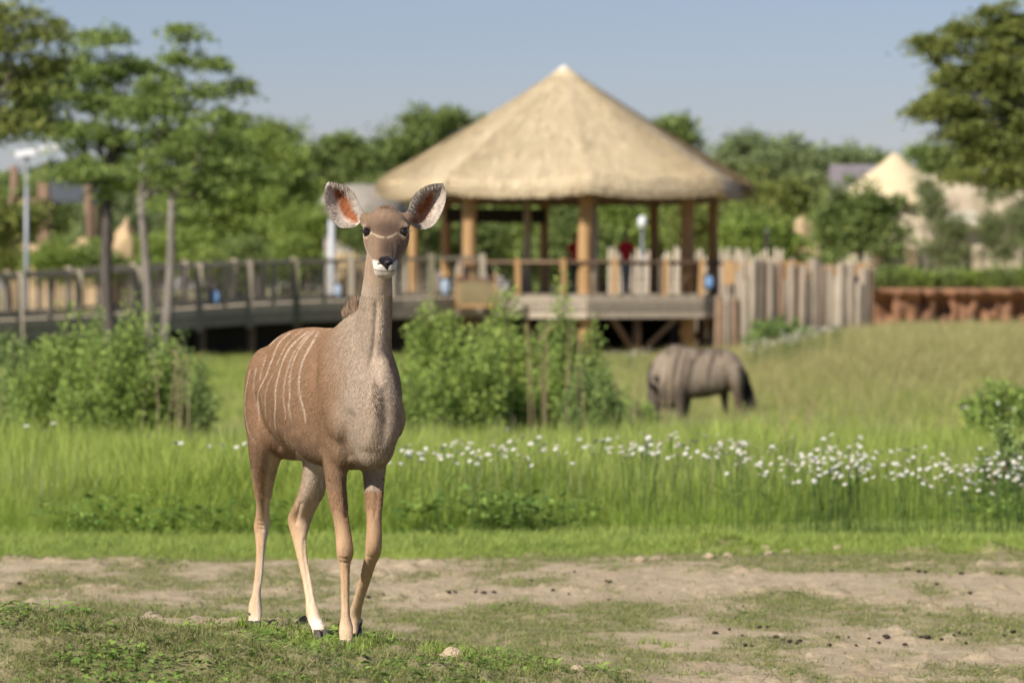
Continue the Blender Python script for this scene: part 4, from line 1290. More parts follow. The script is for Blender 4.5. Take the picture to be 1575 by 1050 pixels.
def make_shrub(px, d, half_w, height, mat, label, seed, n_stem=60, leaves=90, leaf=.054, depth=None, upright=1.0):
    rg = np.random.default_rng(seed)
    c = P(px, 444, d); z0 = float(T(c[0], d, False))
    root = empty('shrub', (c[0], d, z0), label, 'shrub', None)
    depth = depth or half_w * .8
    st = MB(); pts = []; dr = []
    for k in range(int(n_stem * 1.35)):
        a = rg.random() * 2 * math.pi; rr = math.sqrt(rg.random())
        tx, ty = half_w * rr * math.cos(a), depth * rr * math.sin(a)
        dome = math.sqrt(max(0.0, 1 - (rr * .92) ** 2)) * .75 + .25
        hh = height * dome * rg.uniform(.62, 1.05) * (1.14 if rg.random() < .12 else 1) * (.78 + .44 * float(vnoise(tx * 3 + seed, ty * 3, seed)))
        p0 = np.array([tx * .25, ty * .25, -.05]); p2 = np.array([tx, ty, hh]); p1 = (p0 + p2) / 2 + np.array([tx * .15, ty * .15, 0]) * (1.2 - upright)
        line = smooth_line([p0, p1, p2], 7)
        st.tube(line, list(np.linspace(.012, .004, 7)), 4, cap=False)
        m = int(2.3 * leaves * (.5 + hh / height * .7))
        t = rg.random(m) ** .75
        q = np.array(smooth_line([p0, p1, p2], 50))[(t * 49).astype(int)]
        # side twigs spread the leaves in a plume along the stem
        plume = .105 * height * (1 - t * .72)[:, None] * rg.normal(0, 1, (m, 3)) * np.array([.8, .8, .5])
        w = q + plume; w[:, 2] = np.maximum(w[:, 2], .02)
        pts.append(w); dv = plume / (np.linalg.norm(plume, axis=1)[:, None] + 1e-6) + np.array([0, 0, .6]); dr.append(dv)
    st.build('stem', bark_brown, root, False)
    pts = np.vstack(pts); dr = np.vstack(dr)
    link('foliage', leaf_cloud('foliage', pts, dr, leaf, mat, seed), root)
    return root

sh_a = mat_leaf('shrub_leaf_yellowgreen', (0.359, 0.467, 0.103), (0.232, 0.357, 0.075), (0.509, 0.603, 0.158), transl=.35, noise_scale=2.2, rand=.22)
sh_b = mat_leaf('shrub_leaf_green', (0.285, 0.409, 0.089), (0.195, 0.306, 0.068), (0.450, 0.535, 0.139), transl=.33, noise_scale=2.2, rand=.22)
sh_c = mat_leaf('shrub_leaf_bluegreen', (0.255, 0.358, 0.108), (0.181, 0.269, 0.083), (0.359, 0.459, 0.139), transl=.3, noise_scale=2.2, rand=.2)

def make_shrubs():
    make_shrub(118, 50.5, 0.74, 1.63, sh_b, 'dense rounded green shrub with upright shoots under the boardwalk', 1, 70, 110)
    make_shrub(200, 50.0, 0.74, 1.65, sh_b, 'dense leafy green shrub growing in front of the twin tree trunks', 2, 70, 110)
    make_shrub(52, 51.5, 0.50, 1.42, sh_c, 'smaller blue-green shrub at the foot of the rounded green shrub', 3, 40, 90)
    make_shrub(275, 52.0, 0.50, 1.37, sh_c, 'loose bluish shrub with thin brown shoots beside the dark skirting', 4, 34, 80)
    make_shrub(690, 51.5, 0.70, 1.65, sh_a, 'yellow-green bushy shrub directly behind the kudu\'s shoulder', 5, 80, 105)
    make_shrub(775, 53.0, 0.74, 1.80, sh_a, 'tall yellow-green shrub with upright shoots below the gazebo steps', 6, 80, 105)
    make_shrub(862, 52.5, 0.58, 1.65, sh_b, 'green shrub threaded with dry stalks below the gazebo posts', 7, 60, 95)
    make_shrub(912, 52.0, 0.43, 1.30, sh_c, 'dark green low shrub nearest the grazing wildebeest', 8, 46, 95)
    make_shrub(640, 51.0, 0.41, 1.17, sh_b, 'low green shrub tucked against the kudu\'s flank', 9, 40, 90)
    make_shrub(1555, 47.5, 0.60, 0.91, sh_b, 'low dark green shrub among the yellow flowers', 10, 46, 90, .06)
    make_shrub(1565, 34.5, 0.30, 0.85, sh_c, 'tall dark weed clump beside the daisies at the lawn edge', 11, 26, 60, .045)
    make_shrub(965, 62.0, 0.50, 0.75, sh_b, 'weedy shrub in front of the wildebeest\'s lowered head', 12, 30, 60, .06)
    make_shrub(1195, 116.0, 1.00, 1.00, sh_c, 'dark weed clump at the foot of the palisade', 13, 40, 60, .12)
    # dry stalks
    rg = random.Random(5)
    for (px, d, n, lb, h) in ((852, 50.6, 9, 'tuft of dry tan stalks standing in the shrub below the gazebo', 1.75), (262, 49.5, 8, 'tuft of dry brown stalks at the edge of the left shrub', 1.4), (1245, 41, 5, 'few thin dry stalks rising above the daisies', .95), (985, 60, 12, 'dry brown weed stalks before the wildebeest\'s head', 1.05)):
        c = P(px, 444, d); z0 = float(T(c[0], d, False))
        b = MB()
        for k in range(n):
            x, y = rg.uniform(-.35, .35), rg.uniform(-.3, .3); hh = h * rg.uniform(.7, 1.05); lx = rg.uniform(-.10, .16)
            b.tube([(x, y, -.03), (x + lx * .4, y, hh * .5), (x + lx, y + rg.uniform(-.05, .05), hh)], [.007, .006, .003], 5)
            for j in range(5):
                t = rg.uniform(.5, 1); b.tube([(x + lx * t, y, hh * t), (x + lx * t + rg.uniform(-.09, .09), y + rg.uniform(-.06, .06), hh * t + rg.uniform(.03, .12))], [.004, .002], 4)
        o = b.build('dry_stalks', g_straw, None, False, (0, 0, 0), (c[0], d, z0))
        tag(o, lb, 'dry plant')

make_shrubs()

# ================================================================ trees
bark_grey = mat_solid('bark_grey', (.27, .235, .195), (.17, .145, .12), scale=5, rough=.9, bump=.8, bump_scale=14, stretch=(1, 1, .4))
bark_dark = mat_solid('bark_dark', (.12, .10, .085), (.075, .062, .052), scale=5, rough=.9, bump=.8, bump_scale=14, stretch=(1, 1, .4))
TL = {
    'locust': mat_leaf('leaf_locust', (0.257, 0.347, 0.094), (0.175, 0.264, 0.070), (0.378, 0.446, 0.128), transl=.4, noise_scale=.5, rand=.25),
    'dark': mat_leaf('leaf_dark', (0.218, 0.259, 0.065), (0.150, 0.194, 0.052), (0.336, 0.351, 0.087), transl=.34, noise_scale=.5, rand=.25),
    'mid': mat_leaf('leaf_mid', (0.221, 0.299, 0.090), (0.151, 0.217, 0.070), (0.337, 0.392, 0.117), transl=.38, noise_scale=.4, rand=.25),
    'bright': mat_leaf('leaf_bright', (0.291, 0.385, 0.080), (0.204, 0.300, 0.064), (0.409, 0.483, 0.120), transl=.4, noise_scale=.4, rand=.25),
    'haze': mat_leaf('leaf_haze', (0.285, 0.351, 0.155), (0.216, 0.281, 0.128), (0.366, 0.413, 0.176), transl=.36, noise_scale=.4, rand=.2),  # pale grey-green: distance haze mixed into the leaf colour
    'vine': mat_leaf('leaf_vine', (0.265, 0.304, 0.122), (0.187, 0.237, 0.086), (0.343, 0.372, 0.172), transl=.35, noise_scale=.6, rand=.2),
}

def make_tree(base, trunk_px, crown, mat, label, seed, bark=bark_grey, layers=True, density=1.0, leaf=.16, trunk_r=.16, lean=0.0, group=None, trunks=1, spread=.5, gap=.5, name='tree'):
    """base: (px, distance); crown: list of lobes (px, py, rx, ry) in photo pixels at that distance, depth taken equal to width."""
    px, d = base
    g = 1 / ppm(d)
    rg = np.random.default_rng(seed)
    c = P(px, 444, d); z0 = float(T(c[0], d, False))
    root = empty(name, (c[0], d, z0), label, 'tree' if name == 'tree' else 'bush', group)
    org = np.array([c[0], d, z0])
    tb = MB(); rr = random.Random(seed)
    low = max(l[1] + l[3] * .2 for l in crown)
    fork = P(px + lean, low, d)
    if fork[2] < z0 + .4: fork[2] = z0 + .4
    heads = []
    for k in range(trunks):
        sx = (k - (trunks - 1) / 2) * spread
        b0 = np.array([c[0] + sx * .25, d + (k % 2) * .15, z0 - .3]); m = (b0 + fork) / 2 + np.array([sx * .7 + rr.uniform(-.12, .12), 0, 0]); e = fork + np.array([sx * 1.2, 0, 0])
        line = smooth_line([b0, m, e], 9)
        tb.tube([p - org for p in line], list(np.linspace(trunk_r * 1.15, trunk_r * .62, 9)), 10, wob=.08, rng=rr)
        heads.append(e)
    P_, D_ = [], []
    for li, (lx, ly, rx, ry) in enumerate(crown):
        lc = P(lx, ly, d); lc[1] += rr.uniform(-.35, .35) * rx * g
        R3 = np.array([rx * g, rx * g * .9, ry * g])
        h = heads[li % len(heads)]
        # limb from the fork to the lobe and twigs inside it
        mid = (h + lc) / 2 + np.array([0, 0, -.1 * R3[2]]) + rg.normal(0, .12, 3)
        line = smooth_line([h, mid, lc + np.array([0, 0, -.2 * R3[2]])], 7)
        r0 = trunk_r * min(.5, .22 + .02 * rx * g * 10)
        tb.tube([p - org for p in line], list(np.linspace(r0, r0 * .3, 7)), 6)
        vol = R3[0] * R3[1] * R3[2]
        ncl = int(np.clip(26 * density * (vol ** .62) + 7, 8, 120))
        for k in range(ncl):
            v = rg.normal(0, 1, 3); v /= np.linalg.norm(v); r_ = rg.random() ** .42
            q = lc + v * R3 * r_ * (1 + .26 * rg.normal()) * rg.choice([.8, 1, 1, 1.25])
            if rg.random() < .5:
                tb.tube([lc + (q - lc) * .15 - org, (lc + q) / 2 + rg.normal(0, .08, 3) - org, q - org], [r0 * .28, r0 * .18, r0 * .08], 4, cap=False)
            cs = rg.uniform(.35, 1.15) * (.27 + .15 * R3.mean())
            nl = int(rg.uniform(35, 95) * density)
            o = rg.normal(0, 1, (nl, 3)) * np.array([cs, cs, cs * (.30 if layers else .6)]) * .62
            if layers:
                o[:, 2] -= .25 * (o[:, 0] ** 2 + o[:, 1] ** 2) / max(cs, .1)
            P_.append(q + o - org); D_.append(o * np.array([1, 1, .3]) / cs + np.array([0, 0, -.15 if layers else .1]))
    tb.build('trunk', bark, root, True)
    pts = np.vstack(P_); dr = np.vstack(D_)
    pts[:, 2] = np.maximum(pts[:, 2], .03)
    link('crown', leaf_cloud('crown', pts, dr, leaf, mat, seed, .55), root)
    return root

def lobes(rect, n, r, seed, flat=.6):
    rg = random.Random(seed); x0, x1, y0, y1 = rect
    return [(rg.uniform(x0, x1), rg.uniform(y0, y1), r * rg.uniform(.7, 1.2), r * flat * rg.uniform(.7, 1.2)) for _ in range(n)]

def make_trees():
    # three honey-locust-like trees on the left, standing near the walk
    make_tree((174, 108.5), None, [(165, 60, 60, 22), (120, 95, 55, 24), (200, 100, 50, 22), (95, 140, 60, 26), (160, 150, 60, 26), (215, 165, 48, 24), (120, 200, 70, 26), (180, 215, 62, 26), (60, 190, 46, 24), (150, 255, 62, 22), (215, 245, 40, 20), (100, 265, 40, 16), (60, 120, 46, 24), (40, 160, 50, 26), (150, 110, 60, 24), (230, 130, 40, 22), (180, 285, 44, 16)], TL['locust'],
              'slender layered tree with one dark trunk rising before the boardwalk', 1, bark_dark, True, .95, .13, .17, lean=-8)
    make_tree((236, 107.5), None, [(290, 45, 26, 20), (270, 85, 40, 18), (320, 95, 26, 10), (255, 130, 40, 20), (310, 135, 34, 16), (368, 128, 24, 9), (285, 175, 56, 24), (340, 180, 36, 16), (240, 205, 44, 24), (310, 225, 60, 24), (365, 225, 34, 18), (265, 262, 48, 20), (330, 275, 50, 18), (225, 165, 44, 22), (270, 225, 50, 22), (345, 255, 50, 20), (390, 262, 40, 18), (300, 300, 50, 18)], TL['locust'],
              'airy layered tree with twin grey trunks before the boardwalk', 2, bark_grey, True, .85, .13, .14, lean=4, trunks=2, spread=.62)
    make_tree((-30, 92), None, [(20, 60, 60, 34), (60, 45, 44, 22), (-10, 110, 60, 36), (35, 125, 46, 30), (70, 100, 34, 22), (0, 20, 50, 20), (30, 180, 40, 24), (-20, 200, 50, 40)], TL['dark'],
              'dense dark tree reaching in at the edge of the picture beside the layered trees', 3, bark_dark, True, 1.0, .12, .2)
    make_tree((1600, 104), None, [(1520, 255, 50, 22), (1570, 275, 50, 24), (1480, 262, 30, 12), (1545, 45, 48, 24), (1480, 45, 36, 14), (1450, 75, 40, 14), (1520, 85, 50, 22), (1575, 70, 50, 34), (1470, 115, 46, 18), (1540, 130, 56, 26), (1445, 155, 38, 16), (1500, 165, 54, 22), (1570, 175, 54, 30), (1470, 195, 40, 14), (1530, 215, 54, 22), (1590, 230, 60, 36), (1500, 235, 34, 12), (1420, 60, 18, 6), (1425, 168, 20, 6), (1555, 105, 50, 30), (1500, 120, 50, 26), (1510, 200, 50, 26), (1560, 210, 50, 34), (1470, 150, 44, 22), (1540, 20, 44, 20)], TL['dark'],
              'big dark green tree with layered boughs over the hut at the right', 4, bark_grey, True, 1.7, .105, .16)
    # wood behind the boardwalk, left to right
    spec = [((330, 150), lobes((300, 420, 230, 390), 13, 48, 1, .8), 'bright', 'bright green leafy tree behind the twin-trunk tree'),
            ((455, 153), lobes((420, 500, 250, 380), 11, 44, 2, .8), 'bright', 'bright yellow-green tree above the railing left of the domed hut'),
            ((400, 172), lobes((350, 450, 215, 300), 9, 44, 3, .7), 'mid', 'mid green tree behind the bright leafy tree'),
            ((530, 178), [(525, 222, 48, 20), (500, 240, 40, 20), (555, 245, 40, 20), (530, 275, 50, 24), (580, 285, 40, 22)], 'mid', 'dark flat-topped tree rising behind the domed hut'),
            ((660, 184), [(660, 190, 50, 22), (690, 180, 34, 14), (630, 215, 46, 22), (680, 220, 40, 20), (620, 250, 50, 26), (650, 280, 50, 30)], 'mid', 'tall airy green tree behind the left slope of the thatched roof'),
            ((60, 170), lobes((-20, 140, 300, 380), 9, 52, 5, .7), 'mid', 'mid green tree behind the timber frame'),
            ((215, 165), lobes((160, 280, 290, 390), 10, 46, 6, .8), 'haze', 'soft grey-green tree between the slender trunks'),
            ((10, 140), lobes((-40, 40, 330, 410), 7, 34, 7, .8), 'dark', 'dark low tree behind the rounded boulder'),
            ((590, 165), lobes((560, 640, 300, 400), 8, 40, 8, .8), 'mid', 'green tree behind the kudu\'s right ear'),
            ((720, 168), lobes((680, 770, 320, 410), 9, 40, 9, .8), 'mid', 'green tree seen under the left half of the gazebo roof'),
            ((800, 172), lobes((760, 850, 330, 410), 8, 40, 10, .8), 'bright', 'bright green tree seen through the middle of the gazebo'),
            ((890, 166), lobes((850, 930, 310, 400), 9, 40, 11, .8), 'mid', 'full green tree behind the front gazebo post'),
            ((960, 170), lobes((930, 1010, 310, 400), 9, 40, 12, .8), 'bright', 'bright leafy tree behind the white lantern'),
            ((1045, 176), [(1030, 195, 34, 16), (1050, 215, 36, 18), (1020, 225, 34, 18), (1045, 290, 46, 34), (1060, 340, 44, 34), (1030, 370, 40, 28)], 'mid', 'tree showing above and below the right slope of the thatched roof'),
            ((1110, 165), lobes((1070, 1150, 320, 400), 9, 40, 14, .8), 'dark', 'dark green tree behind the right gazebo post'),
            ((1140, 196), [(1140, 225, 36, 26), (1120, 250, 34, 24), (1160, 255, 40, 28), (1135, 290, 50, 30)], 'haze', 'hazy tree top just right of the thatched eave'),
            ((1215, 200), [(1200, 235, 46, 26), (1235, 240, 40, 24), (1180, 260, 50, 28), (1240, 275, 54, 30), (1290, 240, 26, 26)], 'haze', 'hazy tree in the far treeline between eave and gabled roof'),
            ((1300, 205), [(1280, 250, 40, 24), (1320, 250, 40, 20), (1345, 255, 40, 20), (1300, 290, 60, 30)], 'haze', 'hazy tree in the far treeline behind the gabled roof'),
            ((1430, 200), [(1420, 245, 44, 20), (1450, 240, 40, 18), (1400, 270, 40, 20), (1480, 255, 40, 20)], 'mid', 'green tree behind the pointed hut'),
            ((1180, 158), lobes((1130, 1240, 340, 395), 10, 40, 18, .8), 'bright', 'wide yellow-green tree above the far pickets'),
            ((1190, 176), lobes((1140, 1260, 290, 340), 8, 40, 19, .7), 'dark', 'dark green tree behind the wide yellow-green tree'),
            ((1325, 150), lobes((1285, 1370, 310, 390), 11, 36, 20, .9), 'mid', 'dense leafy tree in front of the pointed hut'),
            ((1270, 162), lobes((1250, 1290, 360, 395), 5, 26, 21, .8), 'bright', 'small yellow-green tree beside the ragged tan rock')]
    for i, (b, cr, m, lb) in enumerate(spec):
        make_tree(b, None, cr, TL[m], lb, 30 + i, bark_dark, False, 1.05, .17 if b[1] < 170 else .20, .16)
    # far edge of the wood that closes the view behind everything
    for i in range(16):
        px = -330 + i * 140
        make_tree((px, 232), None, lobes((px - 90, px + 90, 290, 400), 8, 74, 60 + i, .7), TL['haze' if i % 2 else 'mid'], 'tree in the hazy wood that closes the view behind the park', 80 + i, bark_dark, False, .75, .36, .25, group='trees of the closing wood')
    # willowy climbers hanging over the mud building
    for i, (px, y0, y1, lb) in enumerate(((1430, 290, 385, 'grey-green climber hanging over the left of the mud wall'), (1462, 340, 395, 'short green climber at the middle of the mud wall'), (1520, 275, 390, 'tall grey-green climber over the right of the mud wall'), (1560, 300, 400, 'thin grey climber with bare stems near the big dark tree'))):
        make_tree((px, 163), None, lobes((px - 14, px + 14, y0, y1), 9, 17, 90 + i, 1.6), TL['vine'], lb, 110 + i, bark_grey, False, .75, .11, .06, name='climber', trunks=2, spread=.4)
    # hedge on the bank, built as separate bushes
    hl = ['rounded hedge bush on the bank next to the palisade end', 'second hedge bush along the bank from the palisade', 'third hedge bush along the bank from the palisade', 'fourth hedge bush along the bank from the palisade', 'fifth hedge bush along the bank from the palisade', 'last hedge bush along the bank, below the big dark tree']
    for i in range(6):
        px = 1362 + i * 46
        c = P(px, 431, 129)
        o = make_tree((px, 129.5), None, lobes((px - 22, px + 22, 424, 440), 7, 17, 130 + i, .75), TL['bright' if i % 2 else 'mid'], hl[i], 140 + i, bark_brown, False, 1.1, .10, .04, name='hedge_bush')
    # undergrowth behind the walk
    ul = ['bush behind the railing below the timber frame', 'bush behind the railing by the slender dark trunk', 'bush behind the railing right of the twin trunks', 'bush behind the railing near the blue oval plate', 'bush behind the railing left of the metal pole', 'bush under the left end of the boardwalk', 'leafy bush in front of the domed hut, left of the metal pole', 'leafy bush in front of the domed hut, right of the metal pole']
    for i, (px, y, d) in enumerate(((85, 405, 134), (150, 400, 136), (262, 395, 136), (350, 395, 138), (450, 398, 140), (-5, 560, 100), (478, 350, 143), (560, 362, 143))):
        make_tree((px, d), None, lobes((px - 32, px + 32, y - 16, y + 16), 8, 26, 150 + i, .9), TL['mid' if i % 2 else 'bright'], ul[i], 160 + i, bark_brown, False, 1.0, .13, .05, name='bush')

make_trees()
# ================================================================ the kudu
def leg_loft(mb, rows, n=20, sub=3):
    """rows: (py, x_left, x_right, distance, half_depth) -> horizontal rings, top to bottom."""
    rows = smooth_line(rows, (len(rows) - 1) * sub + 1)
    rings = []
    for r_ in rows:
        py, xl, xr, d, ry = r_
        c = P((xl + xr) / 2, py, d)
        rx = (xr - xl) / 2 / ppm(d)
        rings.append(ellipse_ring(c, (rx, 0, 0), (0, ry, 0), n))
    mb.rings(rings)

def make_kudu():
    D0 = 18.1
    YAW = R(20)
    S = P(553, 998, D0); S[2] = 0.0
    fw = np.array([math.sin(YAW), -math.cos(YAW), 0]); lf = np.array([math.cos(YAW), math.sin(YAW), 0])
    up = np.array([0, 0, 1.0])
    root = empty('kudu', S, 'tan kudu cow with thin white flank stripes facing the viewer on the bare earth', 'antelope')
    body = lambda a, l, z: S + fw * a + lf * l + up * z
    mb = MB()
    # trunk: (along, top, bottom, half width, narrowing upward)
    st = [(-1.09, 1.09, .93, .05, 0), (-1.06, 1.16, .82, .11, .1), (-.98, 1.215, .74, .165, .2), (-.84, 1.25, .71, .19, .3), (-.62, 1.262, .735, .20, .35),
          (-.42, 1.26, .705, .222, .38), (-.22, 1.27, .70, .222, .45), (-.08, 1.325, .70, .185, .62), (.03, 1.355, .715, .158, .68), (.12, 1.31, .72, .135, .6),
          (.20, 1.20, .735, .11, .45), (.25, 1.10, .765, .088, .2), (.285, 1.02, .82, .045, .1)]
    st = smooth_line(st, 49)
    rings = []
    for a, zt, zb, hw, nr in st:
        rings.append(ellipse_ring(body(a, 0, (zt + zb) / 2), lf * max(hw, .02), up * (zt - zb) / 2, 40, 2.15, nr))
    mb.rings(rings)
    # breast keel
    mb.ball(body(.20, 0, .90), (.062, .085, .17)); mb.ball(body(.17, 0, .79), (.075, .09, .075))
    # shoulder blades and points of shoulder
    for s_ in (-1, 1):
        rot = Matrix.Rotation(YAW, 3, 'Z')
        mb.ball(body(-.02, s_ * .080, .99), (.074, .13, .22), rot=rot)
        mb.ball(body(.075, s_ * .098, .91), (.063, .095, .10), rot=rot)
        mb.ball(body(.01, s_ * .085, .83), (.058, .09, .12), rot=rot)
        mb.ball(body(-.90, s_ * .110, 1.00), (.085, .16, .18), rot=rot)      # hip
        mb.ball(body(-.98, s_ * .095, .92), (.085, .11, .20), rot=rot)       # buttock
    # neck
    leg_loft(mb, [(655, 520, 600, 18.00, .10), (610, 514, 606, 18.03, .15), (575, 530, 602, 18.05, .175), (545, 541, 601.5, 18.04, .16), (515, 546.5, 602, 18.02, .138),
                  (485, 550, 602.5, 18.0, .115), (455, 555, 603, 17.97, .098), (430, 559, 603, 17.945, .09), (405, 562, 604, 17.93, .085), (380, 566, 608, 17.91, .08),
                  (355, 572, 612, 17.90, .065)], 28)
    # front leg bearing weight (right), then the trailing one (left)
    leg_loft(mb, [(600, 504, 540, 18.15, .05), (640, 501, 540, 18.14, .085), (680, 498, 541, 18.13, .085), (705, 496, 537, 18.12, .078), (735, 500, 533, 18.10, .06), (765, 505, 534, 18.09, .05), (795, 512, 536.5, 18.08, .042),
                  (818, 515.5, 540, 18.06, .038), (838, 517, 543, 18.045, .040), (853, 518, 543.5, 18.045, .038), (867, 521.5, 539, 18.06, .029), (885, 523.5, 538, 18.06, .0235),
                  (920, 524.5, 537.5, 18.06, .021), (945, 524.5, 538.5, 18.06, .0225), (963, 522, 543, 18.055, .029), (976, 521.5, 543, 18.03, .029), (988, 523.5, 543.5, 18.01, .027), (996, 525, 543.5, 18.0, .024)])
    leg_loft(mb, [(610, 562, 592, 18.24, .05), (640, 556, 600, 18.24, .08), (680, 556, 598, 18.23, .080), (705, 556, 596, 18.21, .075), (735, 558.5, 592, 18.18, .058), (765, 561.5, 589, 18.13, .047), (795, 563.5, 587, 18.08, .042),
                  (818, 563.5, 587.5, 18.05, .040), (836, 562, 587.5, 18.05, .041), (852, 562, 585.5, 18.07, .037), (868, 558, 578, 18.12, .029), (890, 553, 571, 18.18, .0245),
                  (915, 545.5, 562.5, 18.25, .023), (935, 539.5, 557, 18.31, .0265), (948, 537, 555.5, 18.345, .029), (960, 537.5, 552, 18.345, .026), (973, 538, 551, 18.33, .024)])
    # hind legs
    leg_loft(mb, [(570, 384, 448, 18.98, .15), (610, 378.5, 448, 18.96, .175), (650, 379.5, 446, 18.93, .175), (680, 381.5, 440, 18.92, .15), (705, 384, 432, 18.94, .115), (730, 387.5, 424, 18.99, .085), (755, 392, 418.5, 19.06, .062),
                  (778, 394.5, 414.5, 19.14, .052), (795, 393, 415, 19.19, .052), (808, 390.5, 415, 19.21, .049), (825, 392.5, 411.5, 19.2, .038), (850, 394, 407, 19.18, .027), (885, 391.5, 404.5, 19.15, .0235), (912, 388, 401, 19.13, .0235),
                  (928, 383, 402.5, 19.12, .030), (943, 382, 403, 19.10, .031), (957, 382, 401, 19.06, .029), (968, 382.5, 400.5, 19.03, .026)])
    leg_loft(mb, [(590, 468, 530, 18.98, .15), (630, 466, 528, 18.90, .17), (670, 466, 518, 18.84, .155), (705, 466.5, 510, 18.80, .12), (732, 465, 503, 18.82, .095), (757, 460, 499, 18.86, .072),
                  (778, 450.5, 489, 18.91, .058), (795, 443, 481, 18.95, .050), (810, 444.5, 476, 18.945, .043), (828, 449.5, 472, 18.91, .034), (858, 457, 473, 18.82, .0265), (895, 465.5, 480, 18.70, .0245), (922, 470, 485, 18.62, .025),
                  (940, 470.5, 491, 18.57, .031), (954, 473.5, 495.5, 18.53, .031), (966, 479, 500, 18.49, .029), (976, 482, 503, 18.465, .026)])
    # head
    HX = P(594.6, 380, 17.92)[0]
    PH = R(30)
    O = np.array([HX, 17.93, 1.690])
    hu = np.array([0, -math.cos(PH), -math.sin(PH)]); hv = np.array([0, -math.sin(PH), math.cos(PH)]); hx = np.array([1.0, 0, 0])
    hp = lambda u, l, v: O + hu * u + hx * l + hv * v
    hs = [(-.045, -.02, .035, .05), (-.01, -.018, .068, .072), (.03, -.014, .086, .083), (.07, -.012, .0905, .088), (.11, -.012, .090, .088), (.15, -.016, .083, .083), (.20, -.022, .068, .075),
          (.24, -.027, .056, .063), (.28, -.03, .0475, .053), (.31, -.031, .044, .047), (.335, -.031, .0425, .043), (.352, -.029, .036, .036), (.362, -.026, .02, .024)]
    rings = []
    for u, v, hw, hh in smooth_line(hs, 40):
        rings.append(ellipse_ring(hp(u, 0, v), hx * hw, hv * hh, 32, 2.35, .10))
    mb.rings(rings)
    for s_ in (-1, 1):
        hrot = Matrix(((1, 0, 0), (0, -math.cos(PH), -math.sin(PH)), (0, -math.sin(PH), math.cos(PH)))).transposed()
        hrot = Matrix(((hx[0], hu[0], hv[0]), (hx[1], hu[1], hv[1]), (hx[2], hu[2], hv[2])))
        mb.ball(hp(.125, s_ * .070, .040), (.021, .036, .015), rot=hrot)             # brow
        mb.ball(hp(.152, s_ * .068, .010), (.020, .034, .016), rot=hrot)             # lower orbit
        mb.ball(hp(.12, s_ * .052, -.035), (.030, .075, .052), rot=hrot)             # cheek
        mb.ball(hp(.335, s_ * .018, .004), (.019, .026, .016), rot=hrot)             # nostril wing
        mb.ball(hp(.318, s_ * .023, -.032), (.023, .034, .021), rot=hrot)            # upper lip
        mb.ball(hp(.03, s_ * .080, .018), (.026, .032, .030), rot=hrot)             # ear root
    mb.ball(hp(.345, 0, -.012), (.017, .017, .020))                                  # nose pad
    mb.ball(hp(.292, 0, -.068), (.030, .036, .020), rot=hrot)                        # chin
    mb.ball(hp(.05, 0, .062), (.045, .055, .020), rot=hrot)                          # poll
    # tail stump behind
    mb.tube([body(-1.05, 0, 1.15), body(-1.13, 0, 1.05), body(-1.15, .0, .92), body(-1.14, 0, .80)], [.035, .03, .022, .016], 10)
    V, FQ, NR = remesh(mb, 0.0042, 7, 0.5)
    wt_ = np.where(V[:, 2] > 1.40, .10, np.where(V[:, 2] > .72, .6, .6 * sstep(.56, .68, V[:, 2])))
    n0 = len(V)
    V = relax(V, FQ, np.asarray(wt_), 60)
    NR = normals_of(V, FQ)
    # mouth slit and nostrils pressed into the skin
    dV = V - O
    u_ = dV @ hu; l_ = dV @ hx; v_ = dV @ hv
    head = (u_ > -.06) & (V[:, 2] > 1.40) & (np.abs(l_) < .16) & (V[:, 1] < 17.97)
    for s_ in (-1, 1):
        dn = np.sqrt(((l_ - s_ * .0175) / .010) ** 2 + ((v_ - .001) / .0075) ** 2)
        k = head & (u_ > .32) & (dn < 1)
        V[k] -= hu * (0.010 * (1 - dn[k][:, None] ** 2))
    vm = -.048 - 0.018 * np.clip(np.abs(l_) / .04, 0, 1.5)
    k = head & (u_ > .24) & (np.abs(v_ - vm) < .005)
    V[k] -= NR[k] * 0.003
    # eye sockets
    EYES = [hp(.149, s_ * .0715, .029) for s_ in (-1, 1)]
    for e in EYES:
        dd = np.linalg.norm(V - e, axis=1)
        k = dd < .0225
        V[k] -= NR[k] * (0.010 * (1 - (dd[k] / .0225) ** 2))[:, None]

    # folds, grooves and muscle edges
    px, py = project(V)
    fx = NR[:, 1] < .35
    def groove(pts, depth, w, dmax=99.0):
        d_, t_ = dist_poly(px, py, [tuple(p) for p in smooth_line(pts, 20)])
        wgt = np.exp(-(d_ / w) ** 2) * np.minimum(1, sstep(0, .12, t_) * sstep(1, .88, t_)) * fx * (V[:, 1] < dmax)
        V[:] = V - NR * (depth * wgt)[:, None]
    groove([(489, 520), (485, 560), (483, 600), (484, 646), (490, 677), (496, 700)], .009, 6, 18.6)
    groove([(500, 540), (498, 580), (500, 640)], -.006, 8, 18.4)
    groove([(393, 600), (401, 646), (416, 672), (434, 694)], .010, 4.5)
    groove([(541, 628), (534, 660), (532, 690), (540, 708)], .010, 8, 18.15)
    groove([(573, 583), (574, 640), (563, 697)], -.009, 10, 18.1)
    groove([(589, 590), (593, 640), (588, 690)], .006, 7, 18.2)
    groove([(579, 455), (576, 520), (567, 575)], .007, 4, 18.1)
    groove([(560, 470), (552, 520), (545, 560)], .006, 5, 18.2)
    groove([(506, 735), (511, 760), (517, 790)], .005, 2.6, 18.2)
    groove([(527, 728), (530, 765), (533, 800)], .005, 2.6, 18.2)
    groove([(580, 735), (579, 770), (576, 800)], .005, 2.8, 18.3)
    for yy in (858, 864): groove([(521, yy - 1), (530, yy + 1), (539, yy - 1)], .0035, 1.6, 18.2)
    groove([(562, 853), (570, 857), (580, 854)], .0035, 1.6, 18.2)
    groove([(530, 872), (531, 920), (531, 955)], .003, 2.2, 18.2)
    groove([(396, 812), (401, 850), (398, 905)], .004, 2.4)
